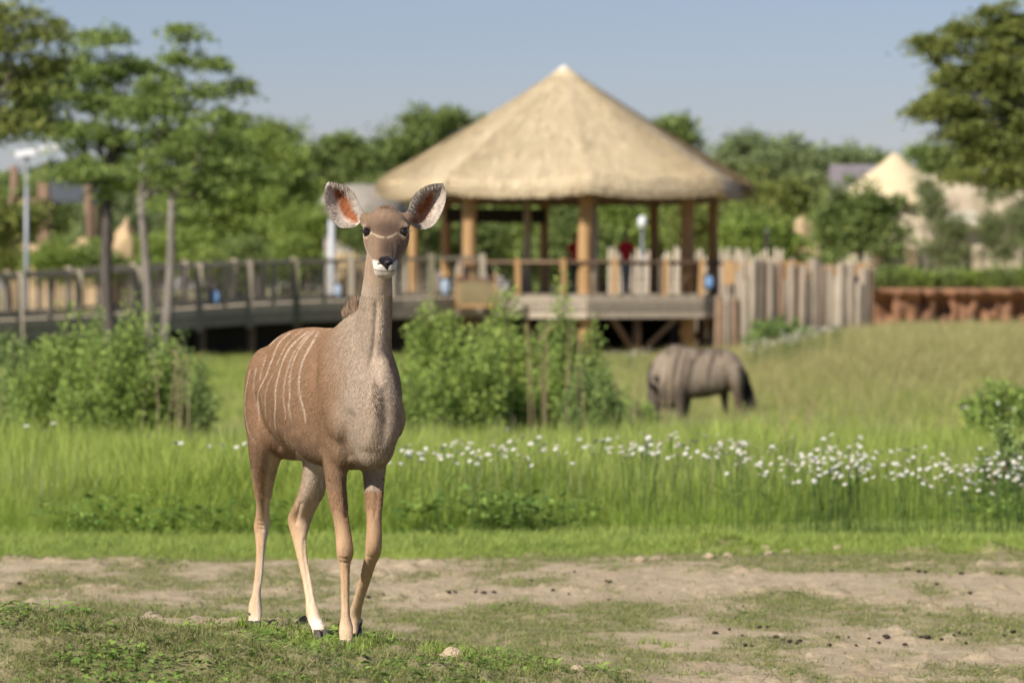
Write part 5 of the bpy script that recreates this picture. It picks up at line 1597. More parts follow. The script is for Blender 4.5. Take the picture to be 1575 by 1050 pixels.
    groove([(470, 820), (468, 850), (476, 905), (480, 930)], .004, 2.4)
    groove([(463, 770), (458, 790), (455, 808)], .006, 3)
    for yy in (800, 806, 812): groove([(395, yy), (404, yy + 1.5), (413, yy)], .003, 1.4)
    groove([(604, 372), (606, 385), (604, 398)], .0022, 1.4); groove([(611, 368), (614, 382), (612, 396)], .002, 1.3)
    groove([(572, 372), (570, 388), (577, 402)], .0022, 1.6)
    groove([(455, 560), (450, 620), (455, 670)], .004, 9); groove([(432, 550), (425, 610), (430, 660)], .004, 9)
    V = relax(V, FQ, np.full(n0, .3), 3)
    NR = normals_of(V, FQ)
    # ------------------------------------------------ coat colour
    px, py = project(V)
    n = len(V)
    def blend(C, c, w):
        w = np.clip(w, 0, 1)[:, None]
        return C * (1 - w) + np.array(c) * w
    headw = head * sstep(1.40, 1.58, V[:, 2])
    a_ = (V - S) @ fw; lat = (V - S) @ lf; z_ = V[:, 2]
    nz = fbm(a_ * 9 + lat * 5, z_ * 9, 5, 4)
    C = np.tile(np.array([.275, .172, .100]), (n, 1))
    C = blend(C, (.32, .212, .13), sstep(.42, .62, nz) * .55)
    trunk = (z_ > .62) & (z_ < 1.47)
    tk = (z_ > .62) * (1 - headw)
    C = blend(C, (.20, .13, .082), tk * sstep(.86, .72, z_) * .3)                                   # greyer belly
    C = blend(C, (.285, .16, .085), tk * sstep(-.35, -.75, a_) * sstep(.8, 1.0, z_) * .2)              # warmer rump
    C = blend(C, (.40, .335, .262), tk * np.maximum(sstep(493, 558, px + .12 * (600 - py)) * sstep(-.25, -.05, a_), sstep(.08, .2, a_)) * .92)                                       # greyer neck and breast
    C = blend(C, (.66, .55, .43), (1 - headw) * (z_ > 1.0) * np.exp(-((px - np.interp(py, [430, 500, 560, 600], [590, 588, 585, 580])) / 10.0) ** 2) * (V[:, 1] < 18.0) * sstep(640, 560, py) * 1.0)
    C = blend(C, (.50, .40, .29), (a_ > .05) * np.exp(-((px - 572) / 16) ** 2) * sstep(580, 640, py) * sstep(720, 690, py) * .45)
    # hair line down the breast, with the ridge's shadow painted in dark
    C = blend(C, (.20, .145, .105), (a_ > .1) * np.exp(-((px - np.interp(py, [575, 610, 650], [577, 575, 579])) / 3.5) ** 2) * sstep(575, 590, py) * sstep(645, 605, py) * .75)
    # legs: paler below the knees
    legs = z_ < .66
    C = blend(C, (.46, .32, .19), legs * sstep(.60, .34, z_) * .9)
    C = blend(C, (.68, .56, .41), legs * sstep(.30, .12, z_) * .35)
    hind = a_ < -.35
    inner_hl = hind & (px > 455) & (z_ < .82)
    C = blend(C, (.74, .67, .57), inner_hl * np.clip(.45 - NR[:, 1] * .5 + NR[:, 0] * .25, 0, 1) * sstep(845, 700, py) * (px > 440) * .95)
    C = blend(C, (.70, .58, .43), inner_hl * sstep(780, 900, py) * np.exp(-((px - np.interp(py, [780, 830, 900, 940], [470, 466, 476, 482])) / 7) ** 2) * .8)
    inner_hr = hind & (px < 440) & (z_ < .80)
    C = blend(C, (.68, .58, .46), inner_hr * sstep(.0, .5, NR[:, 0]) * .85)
    for x0, y0 in ((391, 961), (491, 958), (534, 993)):                                                # white pasterns
        C = blend(C, (.86, .80, .72), np.exp(-(((px - x0) / 11) ** 2 + ((py - y0) / 9) ** 2)) * 1.25 * (V[:, 1] < 19.2))
    for x0, y0, rr_ in ((530, 860, 7), (574, 852, 8), (531, 846, 8)):                                        # knee marks
        C = blend(C, (.30, .19, .11), np.exp(-(((px - x0) / rr_) ** 2 + ((py - y0) / 5) ** 2)) * .55)
    C = blend(C, (.5, .35, .2), (z_ < .1) * sstep(968, 985, py) * (px > 515) * .5)
    # flank stripes
    zs = lambda p: (360 + p[0] / 4.771, 480 + p[1] / 4.771)
    stripes = [([(125, 400), (105, 480), (85, 600), (84, 720), (110, 870), (170, 970)], .8, .75), ([(165, 400), (150, 500), (150, 600), (180, 720), (190, 820)], .8, .6),
               ([(400, 135), (320, 190), (265, 245)], 1.0, .75), ([(245, 310), (205, 430), (190, 500)], .9, .7), ([(440, 130), (340, 220), (290, 330), (240, 460), (185, 570), (175, 650), (200, 780)], 1.05, .9),
               ([(520, 125), (430, 190), (360, 290), (310, 400)], .8, .7), ([(295, 440), (250, 530), (230, 640), (237, 780)], .8, .6), ([(580, 120), (450, 220), (380, 320), (335, 450), (310, 560), (305, 660), (298, 800), (315, 880)], 1.15, 1.0),
               ([(590, 120), (490, 230), (420, 350), (380, 490), (365, 620), (380, 740), (372, 795)], .95, .8), ([(612, 120), (510, 230), (450, 340), (415, 460), (412, 600), (405, 690), (430, 820)], 1.1, .9),
               ([(635, 130), (560, 260), (505, 370), (480, 500), (485, 600), (515, 720), (530, 830)], 1.3, 1.0)]
    facing = trunk & (a_ < .02) & (lat < .03)
    wob = (fbm(z_ * 60, a_ * 60, 3, 2) - .5) * 1.2
    W = np.zeros(n)
    sets = []
    for pts, wd, st_ in stripes:
        q = [tuple(p) for p in smooth_line([zs(p) for p in pts], 24)]
        d, t = dist_poly(px, py, q)
        W = np.maximum(W, st_ * np.exp(-((d + wob * .5) / (.70 * wd)) ** 2) * sstep(0, .06, t) * sstep(1.0, .9, t))
    W *= facing
    # the far flank wears the same stripes, mirrored about the spine
    mir = V - 2 * np.outer(lat, lf)
    mx, my = project(mir)
    W2 = np.zeros(n)
    for pts, wd, st_ in stripes:
        q = [tuple(p) for p in smooth_line([zs(p) for p in pts], 16)]
        d, t = dist_poly(mx, my, q)
        W2 = np.maximum(W2, st_ * np.exp(-(d / (.85 * wd)) ** 2))
    W = np.maximum(W, W2 * (trunk & (a_ < .02) & (lat > .03)))
    C = blend(C, (.70, .62, .52), W * .85)
    # head
    hz = lambda x, y: (480 + x / 4.774, 260 + y / 4.774)
    front = head & (V[:, 1] < 17.93)
    C = blend(C, (.27, .188, .122), headw)
    C = blend(C, (.085, .055, .038), front * np.exp(-(((px - 593) / 25) ** 2 + ((py - 351) / 12) ** 2) ** 1.5) * .8)
    C = blend(C, (.46, .33, .22), front * np.exp(-(((px - 593) / 22) ** 2 + ((py - 329) / 5) ** 2)) * .35)
    C = blend(C, (.055, .036, .027), front * np.exp(-(((px - 596) / 15) ** 2 + ((py - 382) / 22) ** 2)) * .88)
    C = blend(C, (.50, .40, .29), front * np.exp(-(((px - 569) / 8) ** 2 + ((py - 382) / 15) ** 2)) * .25)
    for pts, wd in (([(425, 465), (455, 480), (490, 496), (525, 503)], 2.0), ([(556, 503), (590, 492), (622, 470)], 2.0), ([(370, 500), (395, 505), (430, 470)], 2.2), ([(640, 480), (665, 495), (690, 470)], 1.8)):
        d, t = dist_poly(px, py, [hz(*p) for p in pts])
        C = blend(C, (.60, .49, .36), front * np.exp(-(d / (wd * .72)) ** 2) * .8)
    d, t = dist_poly(px, py, [hz(*p) for p in [(370, 420), (340, 410), (335, 440), (370, 480)]])
    C = blend(C, (.62, .52, .41), head * (px < 566) * np.exp(-(d / 4) ** 2) * .7)
    d, t = dist_poly(px, py, [hz(*p) for p in [(700, 420), (735, 420), (730, 450), (700, 480)]])
    C = blend(C, (.62, .52, .41), head * (px > 622) * np.exp(-(d / 4) ** 2) * .7)
    C = blend(C, (.50, .40, .30), headw * (v_ < -.03) * (u_ < .27) * .5)
    muz = head & (u_ > .255)
    ml = 417.2 - 2.4 * ((px - 594) / 17) ** 2
    lip = muz * (u_ > .275)
    C = blend(C, (.80, .77, .72), lip * sstep(401.5, 406.5, py + .012 * (px - 594) ** 2) * (py < ml))                 # white upper lip
    C = blend(C, (.62, .58, .52), head * (u_ > .24) * (py >= ml) * sstep(.24, .27, u_) * .95)                         # white-grey chin, some shade put into its colour
    C = blend(C, (.07, .045, .04), head * (u_ > .26) * np.exp(-((py - ml) / .9) ** 2) * .9)                           # mouth line
    pad = in_poly(px, py, [hz(*p) for p in [(488, 662), (505, 645), (545, 640), (590, 640), (608, 655), (610, 682), (588, 700), (565, 722), (552, 748), (535, 728), (515, 705), (492, 690)]])
    gloss = np.zeros(n)
    k = muz & pad & (u_ > .30)
    C[k] = (.018, .014, .015); gloss[k] = 0.8
    for e in EYES:
        dd = np.linalg.norm(V - e, axis=1)
        C = blend(C, (.03, .02, .015), np.exp(-((dd - .016) / .007) ** 2) * 1.1)
        gloss = np.maximum(gloss, .3 * (dd < .02))
    sidew = sstep(.35, .8, np.abs(NR @ lf))
    n1 = fbm(((V - S) @ (fw * .75 + up * .65)) * 26, ((V - S) @ (-fw * .65 + up * .75)) * 95, 51, 3)
    n2 = fbm(z_ * 24, (lat + .6 * a_) * 100, 52, 3)
    streak = np.where((z_ < .68) | (a_ > .06) | head, n2, n1 * sidew + n2 * (1 - sidew))
    C = C * (1 + .30 * (streak - .5))[:, None]
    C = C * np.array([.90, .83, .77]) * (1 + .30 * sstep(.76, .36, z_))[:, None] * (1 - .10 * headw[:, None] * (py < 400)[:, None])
    # ------------------------------------------------ ears, joined into the same skin
    EV = []; EF = []; EC = []; off = len(V)
    def ear(outer, inner, d_base, d_tip, sgn):
        nonlocal off
        ns, nw = 46, 30
        A = smooth_line(outer, ns); B = smooth_line(inner, ns)
        g = np.zeros((2, ns, nw, 3)); gc = np.zeros((2, ns, nw, 3))
        for i in range(ns):
            s_ = i / (ns - 1)
            for j in range(nw):
                w = j / (nw - 1)
                q = A[i] * (1 - w) + B[i] * w
                x, y = 480 + q[0] / 4.774, 260 + q[1] / 4.774
                bow = (1 - (2 * w - 1) ** 2)
                cup = .072 * (bow ** .75) * (math.sin(math.pi * min(1, s_ * .92 + .06)) ** .8)
                curl = .016 * max(0, 1 - w / .16) ** 2 * -1 + .010 * max(0, (w - .86) / .14) ** 2
                d = d_base + (d_tip - d_base) * s_ + cup + (.012 * w - curl if True else 0)
                th = .0035 + .012 * (1 - s_) * bow
                g[0, i, j] = P(x, y, d); g[1, i, j] = P(x, y, d + th)
                # inner face: pale hairs at the rims, orange skin in the hollow, grey smoke near the edge
                nn = float(vnoise(s_ * 9 + 3 * sgn, w * 7, 11)); hn = float(vnoise(s_ * 60, w * 12, 4))
                c = np.array([.66, .57, .47]) * (0.80 + .35 * hn)
                hollow = math.exp(-(((w - .62) / .27) ** 2 + ((s_ - .48) / .36) ** 2) ** 2) 
                lobe = math.exp(-(((w - .50) / .20) ** 2 + ((s_ - .17) / .13) ** 2) ** 2)
                h = min(1.0, max(hollow, .9 * lobe) * (0.75 + .7 * nn))
                c = c * (1 - h) + np.array([.27, .085, .028] if hn > .25 else [.13, .045, .02]) * h
                if sgn > 0:
                    gl = math.exp(-(((w - .40) / .12) ** 2 + ((s_ - .36) / .2) ** 2))
                    c = c * (1 - .7 * gl) + np.array([.46, .18, .055]) * .7 * gl  # sunlit patch painted onto the right-hand ear's orange hollow
                smoke = math.exp(-(((w - .10) / .13) ** 2)) * (1 - s_ * .6) * .55 * (.5 + nn)
                smoke = min(.9, max(smoke, math.exp(-(((w - .22) / .18) ** 2 + ((s_ - .42) / .2) ** 2)) * .6 * nn))
                c = c * (1 - smoke) + np.array([.19, .135, .10]) * smoke
                tuft = math.exp(-(((w - .93) / .09) ** 2 + ((s_ - .30) / .24) ** 2)) * .9
                c = c * (1 - tuft) + np.array([.70, .63, .54]) * (.8 + .3 * hn) * tuft
                rim = max(0, 1 - min(w, 1 - w) / .02, (s_ - .985) / .015)
                c = c * (1 - .8 * min(1, rim)) + np.array([.09, .06, .05]) * .8 * min(1, rim)
                gc[0, i, j] = c
                gc[1, i, j] = np.array([.30, .20, .125]) * (.85 + .3 * nn)
        vv = g.reshape(-1, 3); cc = gc.reshape(-1, 3)
        idx = lambda f, i, j: off + f * ns * nw + i * nw + j
        fs = []
        for i in range(ns - 1):
            for j in range(nw - 1):
                fs.append((idx(0, i, j), idx(0, i, j + 1), idx(0, i + 1, j + 1), idx(0, i + 1, j)))
                fs.append((idx(1, i, j), idx(1, i + 1, j), idx(1, i + 1, j + 1), idx(1, i, j + 1)))
            for j in (0, nw - 1):
                fs.append((idx(0, i, j), idx(0, i + 1, j), idx(1, i + 1, j), idx(1, i, j)))
        for j in range(nw - 1):
            fs.append((idx(0, ns - 1, j), idx(1, ns - 1, j), idx(1, ns - 1, j + 1), idx(0, ns - 1, j + 1)))
        EV.append(vv); EC.append(cc); EF.append(np.array(fs)); off += len(vv)
    ear([(318, 425), (265, 432), (200, 428), (138, 365), (100, 275), (88, 185), (97, 120), (124, 92)],
        [(372, 372), (382, 330), (362, 290), (338, 232), (306, 172), (255, 130), (190, 102), (126, 91)], 17.895, 17.93, -1)
    ear([(738, 418), (790, 440), (845, 440), (905, 405), (950, 330), (978, 250), (985, 180), (962, 106)],
        [(690, 372), (682, 335), (706, 290), (722, 235), (752, 185), (800, 145), (870, 112), (960, 103)], 17.895, 17.93, 1)
    VV = np.vstack([V] + EV) - S
    CC = np.vstack([C] + EC)
    FF = np.vstack([FQ] + EF)
    GG = np.concatenate([gloss, np.zeros(len(VV) - n)])
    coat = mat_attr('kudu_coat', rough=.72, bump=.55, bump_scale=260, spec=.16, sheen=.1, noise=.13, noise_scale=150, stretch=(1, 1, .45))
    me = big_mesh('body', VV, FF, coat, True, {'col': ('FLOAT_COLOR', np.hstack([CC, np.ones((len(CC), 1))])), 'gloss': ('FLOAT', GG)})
    link('body', me, root)
    # ------------------------------------------------ eyes
    eye_m = mat_solid('eye_dark', (.006, .004, .003), (.012, .007, .004), rough=.06, spec=.6)
    for e in EYES:
        b = MB(); b.ball(e - S, (.0175, .0175, .0165), 24, 16)
        b.build('eye', eye_m, root, True)
        # lashes: a short fan above each eye, leaning outward
        sg = 1 if e[0] > O[0] else -1
        la = MB()
        for q in range(16):
            t = q / 15
            p0 = e - S + hx * sg * (-.012 + .030 * t) + up * (.0145 - .008 * t * t) + hu * (.012 - .01 * t)
            p1 = p0 + hx * sg * (.004 + .014 * t) + hu * .010 + up * (-.001 + .003 * t)
            la.tube([p0, (p0 + p1) / 2 + up * .0012, p1], [.0009, .0007, .0003], 4)
        la.build('eyelashes', mat_solid('dark_hair', (.03, .02, .016), (.06, .04, .03), rough=.6), root)
    # ------------------------------------------------ hooves: two toes and dewclaws
    hoof_m = mat_solid('hoof_horn', (.045, .038, .034), (.11, .09, .075), scale=60, rough=.45, bump=.3, bump_scale=120)
    def hoof(px0, py0, d, hx_dir, size=1.0, lift=0.0, tilt=0.0, back=0.0):
        c = P(px0, py0, d) - S
        f = Vector((hx_dir, -1, 0)).normalized(); sd = Vector((f.y, -f.x, 0)) * -1
        h = MB()
        for s_ in (-1, 1):
            rings = []
            for zz, ln, wd, fwd in ((.042, .030, .0125, -.006), (.028, .036, .0150, .0), (.012, .043, .0165, .007), (.0, .047, .0165, .012)):
                cc = Vector(c) + sd * (s_ * .0155) + f * fwd + Vector((0, 0, zz + lift))
                ring = []
                for k in range(14):
                    t = 2 * math.pi * k / 14
                    x = math.cos(t); y = math.sin(t)
                    taper = 1 - .55 * max(0, y) ** 2
                    pt = cc + sd * (x * wd * taper * size) + f * (y * ln * size)
                    if tilt: pt.z += max(0, -y) * tilt
                    ring.append(pt)
                rings.append(ring)
            h.rings(rings)
            b0 = Vector(c) + sd * (s_ * .011) - f * (.062 + back) + Vector((0, 0, .070 + lift + tilt * .6))
            h.tube([b0, b0 - f * .012 - Vector((0, 0, .022))], [.012, .007], 8)
        h.build('hoof', hoof_m, root, True)
    hoof(534.5, 1000, 17.995, .1)
    hoof(545, 986, 18.36, -.15, tilt=.02)
    hoof(391, 970, 19.02, .1)
    hoof(494, 984, 18.45, .35, back=.03)
    # ------------------------------------------------ hair
    rng = np.random.default_rng(3)
    hair_m = mat_attr('kudu_hair', rough=.6, spec=.2, noise=.0)
    def strands(name, roots, dirs, lens, widths, cols, bend=None, label=None, two=True):
        nst = len(roots)
        side = np.cross(dirs, np.array([0, -1.0, 0.15])); side /= np.linalg.norm(side, axis=1)[:, None] + 1e-9
        w = widths[:, None]; L_ = lens[:, None]
        tip = roots + dirs * L_
        if bend is not None:
            tip = tip + bend * L_
        if two:
            mid = roots + dirs * L_ * .5 + (bend * L_ * .2 if bend is not None else 0)
            vv = np.stack([roots - side * w, roots + side * w, mid + side * w * .7, mid - side * w * .7, tip], 1).reshape(-1, 3)
            base = np.arange(nst)[:, None] * 5
            tri = np.concatenate([base + np.array([0, 1, 2]), base + np.array([0, 2, 3]), base + np.array([3, 2, 4])])
            cv = np.repeat(cols, 5, axis=0)
        else:
            vv = np.stack([roots - side * w, roots + side * w, tip], 1).reshape(-1, 3)
            tri = np.arange(nst * 3).reshape(-1, 3)
            cv = np.repeat(cols, 3, axis=0)
        me_ = big_mesh(name, vv, tri, hair_m, False, {'col': ('FLOAT_COLOR', np.hstack([cv, np.ones((len(cv), 1))]))})
        o_ = link(name, me_, root)
        o_['kind'] = 'stuff'
        return o_
    def unit(a):
        return a / (np.linalg.norm(a, axis=1)[:, None] + 1e-9)
    # short coat hair over the whole skin
    tri = np.vstack([FQ[:, :3], FQ[:, [0, 2, 3]]])
    A, B, Cc = V[tri[:, 0]], V[tri[:, 1]], V[tri[:, 2]]
    ar = np.linalg.norm(np.cross(B - A, Cc - A), axis=1)
    wt = ar * np.where(A[:, 2] > 1.42, 1.5, 1.0)
    N_H = 230000
    ti = rng.choice(len(tri), N_H, p=wt / wt.sum())
    r1 = rng.random((N_H, 1)); r2 = rng.random((N_H, 1)); sw = (r1 + r2) > 1
    r1 = np.where(sw, 1 - r1, r1); r2 = np.where(sw, 1 - r2, r2)
    rt = A[ti] + (B - A)[ti] * r1 + (Cc - A)[ti] * r2
    nr = unit(NR[tri[ti, 0]])
    vi = tri[ti, 0]
    comb = np.where(head[vi][:, None], -hu * 1.0 + np.array([0, .2, .2]), -fw * .75 - up * .65)
    comb = np.where((V[vi, 2] < .68)[:, None], -up * 1.0, comb)
    neckm = (~head[vi]) & (V[vi, 2] > 1.0) & (a_[vi] > .05)
    comb = np.where(neckm[:, None], -up * .9 + np.array([.15, .2, 0]), comb)
    comb = comb + rng.normal(0, .22, (N_H, 3))
    tg = unit(comb - nr * np.sum(comb * nr, axis=1)[:, None])
    dr = unit(tg + nr * .30)
    ln = np.where(head[vi], .0055, np.where(V[vi, 2] < .55, .006, .013)) * rng.uniform(.7, 1.3, N_H)
    keep = (gloss[vi] < .1)
    for e in EYES:
        keep &= np.linalg.norm(rt - e, axis=1) > .021
    cl = C[vi] * rng.uniform(.6, 1.4, (N_H, 1))
    strands('fur', (rt - S - nr * .0008)[keep], dr[keep], ln[keep], np.full(N_H, .00075)[keep], cl[keep], two=False)
    # crest on the withers
    nm = 480
    top = P(538, 476, 18.12)
    t = rng.random((nm, 1))
    rt = P(529, 480, 18.15) * (1 - t) + P(548, 474, 18.06) * t + rng.normal(0, .006, (nm, 3)) - np.array([0, 0, .012])
    dr = unit(np.array([[.02, .15, 1.0]]) + rng.normal(0, .10, (nm, 3)) + np.hstack([(t - .75) * -.0, np.zeros((nm, 1)), np.zeros((nm, 1))]))
    cl = np.array([.24, .16, .10]) * rng.uniform(.6, 1.4, (nm, 1))
    strands('mane', rt - S, dr, (.022 + .058 * t[:, 0]) * rng.uniform(.5, 1.2, nm), np.full(nm, .0011), cl, bend=rng.normal(0, .08, (nm, 3)))
    # throat fringe
    nb = 70
    t = rng.random(nb)
    ks = [np.argmin(((px - (576 + rng.normal(0, 1.6))) ** 2 + (py - (582 + 52 * tt)) ** 2) + 1e4 * (V[:, 1] > 18.05)) for tt in t]
    rt = V[ks]; nr2 = NR[ks]
    dr = unit(nr2 * .55 + np.array([[.25, 0, -1.0]]) + rng.normal(0, .22, (nb, 3)))
    cl = np.where(rng.random((nb, 1)) < .6, np.array([[.17, .115, .075]]), np.array([[.5, .40, .29]])) * rng.uniform(.7, 1.3, (nb, 1))
    strands('throat_fringe', rt - S, dr, rng.uniform(.018, .045, nb), np.full(nb, .0007), cl, bend=rng.normal(0, .25, (nb, 3)))
    # tuft between the ears and hair inside the ears
    ne = 2600
    rts = []; drs = []; cls = []; lns = []
    for (vv, cc, sg) in ((EV[0], EC[0], -1), (EV[1], EC[1], 1)):
        half = len(vv) // 2
        ii = rng.integers(0, half, ne)
        ww = (ii % 30) / 29; ss = (ii // 30) / 45
        good = (ww > .78) | (ww < .25) | (ss > .8)
        ii = ii[good]; ww = ww[good]; ss = ss[good]
        p = vv[ii]
        cen = P(528 if sg < 0 else 658, 320, 17.97)
        inward = unit(cen[None, :] - p) * np.array([1, .2, 1])
        drs.append(unit(inward + np.array([[0, -.35, -.15]]) + rng.normal(0, .25, p.shape)))
        rts.append(p); cls.append((cc[ii] * .6 + np.array([.62, .54, .45]) * .4) * rng.uniform(.88, 1.15, (len(ii), 1))); lns.append(np.where(ww > .78, .024, .012) * rng.uniform(.5, 1.2, len(ii)))
    nt_ = 60
    p = hp(.05, 0, .080) + rng.normal(0, 1, (nt_, 3)) * np.array([.012, .008, .003])
    rts.append(p); drs.append(unit(np.array([[0, -.1, 1.0]]) + rng.normal(0, .35, (nt_, 3)))); cls.append(np.array([.17, .11, .075]) * rng.uniform(.6, 1.5, (nt_, 1))); lns.append(rng.uniform(.008, .020, nt_))
    rts = np.vstack(rts); drs = np.vstack(drs); cls = np.vstack(cls); lns = np.concatenate(lns)
    strands('ear_hair', rts - S, drs, lns, np.full(len(rts), .0007), cls, bend=rng.normal(0, .1, rts.shape))
    # dark tail tip hair
    nt_ = 500
    p = body(-1.14, 0, .81) + rng.normal(0, .012, (nt_, 3))
    strands('tail_hair', p - S, unit(np.array([[0, .05, -1.0]]) + rng.normal(0, .12, (nt_, 3))), rng.uniform(.04, .10, nt_), np.full(nt_, .001), np.tile(np.array([[.05, .035, .03]]), (nt_, 1)))
    return root

make_kudu()
# ================================================================ the wildebeest
def make_wildebeest():
    D = 65.0
    S = P(1072, 444, D); S[2] = float(T(S[0], D, False))
    root = empty('wildebeest', S, 'grey-brown wildebeest grazing with its head down in the meadow', 'wildebeest')
    mb = MB()
    rows = [(1000, 562, 612, .10), (1008, 550, 622, .16), (1022, 537, 626, .22), (1038, 529, 624, .26), (1058, 534, 613, .285), (1082, 537, 611, .295), (1104, 535.5, 606, .28), (1122, 539, 601, .25), (1136, 550, 596, .19), (1144, 563, 588, .10)]
    rings = []
    for x, yt, yb, hd in smooth_line(rows, 40):
        a, b = P(x, yt, D), P(x, yb, D)
        rings.append(ellipse_ring((a + b) / 2, (0, hd, 0), (a - b) / 2, 28, 2.1, .3))
    mb.rings(rings)
    leg_loft(mb, [(556, 1003, 1032, D, .13), (575, 997, 1030, D, .14), (592, 995, 1022, D, .125), (610, 995, 1017, D, .11), (628, 997, 1015, D, .095), (645, 1000, 1015, D, .085), (656, 1003, 1015, D, .07)], 20)
    for x0, x1, dd in ((1041, 1054, -.14), (1050, 1062, .16)):
        leg_loft(mb, [(585, x0 - 6, x1 + 6, D + dd, .14), (610, x0 - 3, x1 + 2, D + dd, .10), (626, x0, x1 - 1, D + dd, .06), (642, x0 + 1, x1 - 2, D + dd, .05), (655, x0 + 2.5, x1 - 4, D + dd, .035), (676, x0 + 2.5, x1 - 4, D + dd, .033)])
    for x0, x1, dd, k in ((1126, 1144, -.12, 0), (1106, 1122, .14, -3)):
        leg_loft(mb, [(560, x0 - 8, x1, D + dd, .18), (585, x0 - 5, x1, D + dd, .16), (602, x0, x1 - 1, D + dd, .10), (618, x0 + 4, x1 - 2, D + dd, .065), (632, x0 + 7, x1 - 1, D + dd, .05), (645, x0 + 7, x1 - 4, D + dd, .038), (676, x0 + 6 + k, x1 - 6 + k, D + dd, .033)])
    for s_ in (-1, 1):
        e = P(1006, 578, D); mb.ball((e[0], D + s_ * .17, e[2]), (.05, .10, .03))     # ears
    V, FQ, NR = remesh(mb, .016, 6, .5)
    V = relax(V, FQ, np.full(len(V), .5), 8)
    px, py = project(V)
    n = len(V)
    C = np.tile(np.array([.27, .23, .185]), (n, 1))
    def bl(c, w):
        nonlocal C
        w = np.clip(w, 0, 1)[:, None]; C = C * (1 - w) + np.array(c) * w
    bl((.40, .34, .28), np.exp(-(((px - 1020) / 16) ** 2 + ((py - 560) / 24) ** 2)) * .7)  # pale shoulder highlight painted into the coat
    bl((.36, .30, .23), np.exp(-(((px - 1112) / 12) ** 2 + ((py - 552) / 12) ** 2)) * .5)
    st = sstep(.5, .66, vnoise(px * .30 + .06 * (py - 560), py * .03, 4))
    bl((.12, .095, .075), st * ((px < 1118) & (py < 612)) * .95)
    bl((.07, .055, .048), sstep(588, 612, py) * .75)
    bl((.13, .09, .065), (px > 1112) * sstep(575, 600, py) * .6)
    bl((.06, .05, .045), (px < 1020) * sstep(615, 640, py) * .8)
    C = C * np.array([1.06, .98, .88])
    coat = mat_attr('wildebeest_coat', rough=.75, bump=.5, bump_scale=90, spec=.15, sheen=.2, noise=.2, noise_scale=25)
    link('body', big_mesh('body', V - S, FQ, coat, True, {'col': ('FLOAT_COLOR', np.hstack([C, np.ones((n, 1))])), 'gloss': ('FLOAT', np.zeros(n))}), root)
    rgw = np.random.default_rng(12)
    nh = 26000
    ii = rgw.integers(0, n, nh)
    nn = NR[ii]; cb = np.array([.25, 0, -1.0]) + rgw.normal(0, .25, (nh, 3)); tg = cb - nn * np.sum(cb * nn, axis=1)[:, None]; tg /= np.linalg.norm(tg, axis=1)[:, None]
    dv = tg + nn * .35; sd = np.cross(dv, nn); sd /= np.linalg.norm(sd, axis=1)[:, None] + 1e-9
    rt = V[ii] - S; ln = rgw.uniform(.02, .06, (nh, 1)); cc = np.repeat(C[ii] * rgw.uniform(.45, 1.55, (nh, 1)), 3, axis=0)
    vv = np.stack([rt - sd * .002, rt + sd * .002, rt + dv * ln], 1).reshape(-1, 3)
    o = link('fur', big_mesh('fur', vv, np.arange(nh * 3).reshape(-1, 3), mat_attr('kudu_hair'), False, {'col': ('FLOAT_COLOR', np.hstack([cc, np.ones((len(cc), 1))]))}), root); o['kind'] = 'stuff'
    horn_m = mat_solid('horn', (.06, .05, .045), (.10, .085, .07), rough=.5)
    for s_ in (-1, 1):
        e = P(1004, 588, D) - S
        b = MB(); pts = smooth_line([(e[0], s_ * .06, e[2]), (e[0] - .03, s_ * .20, e[2] - .06), (e[0] - .06, s_ * .30, e[2] + .02), (e[0] - .05, s_ * .27, e[2] + .17)], 12)
        b.tube(pts, list(np.linspace(.045, .010, 12)), 8); b.build('horn', horn_m, root, True)
    rg = np.random.default_rng(2)
    hair = mat_attr('kudu_hair')
    def hairs(name, a, b, n_, ln, w, col, dirv, sp):
        t = rg.random((n_, 1)); rt = a * (1 - t) + b * t + rg.normal(0, sp, (n_, 3))
        dv = np.array(dirv) + rg.normal(0, .18, (n_, 3)); dv /= np.linalg.norm(dv, axis=1)[:, None]
        L_ = ln * rg.uniform(.6, 1.2, (n_, 1)); sd = np.cross(dv, [0, 1.0, .1]); sd /= np.linalg.norm(sd, axis=1)[:, None]
        vv = np.stack([rt - sd * w, rt + sd * w, rt + dv * L_], 1).reshape(-1, 3)
        cc = np.repeat(np.array(col) * rg.uniform(.7, 1.3, (n_, 1)), 3, axis=0)
        o = link(name, big_mesh(name, vv - S, np.arange(n_ * 3).reshape(-1, 3), hair, False, {'col': ('FLOAT_COLOR', np.hstack([cc, np.ones((len(cc), 1))]))}), root); o['kind'] = 'stuff'
    hairs('mane', P(1003, 562, D), P(1052, 535, D), 500, .11, .004, (.05, .04, .035), (.35, -.2, -.15), .02)
    hairs('beard', P(1018, 608, D), P(1036, 618, D), 350, .16, .004, (.22, .18, .14), (-.1, 0, -1), .05)
    hairs('tail', P(1144, 572, D), P(1152, 605, D), 700, .34, .004, (.03, .025, .022), (.14, 0, -1), .022)

make_wildebeest()

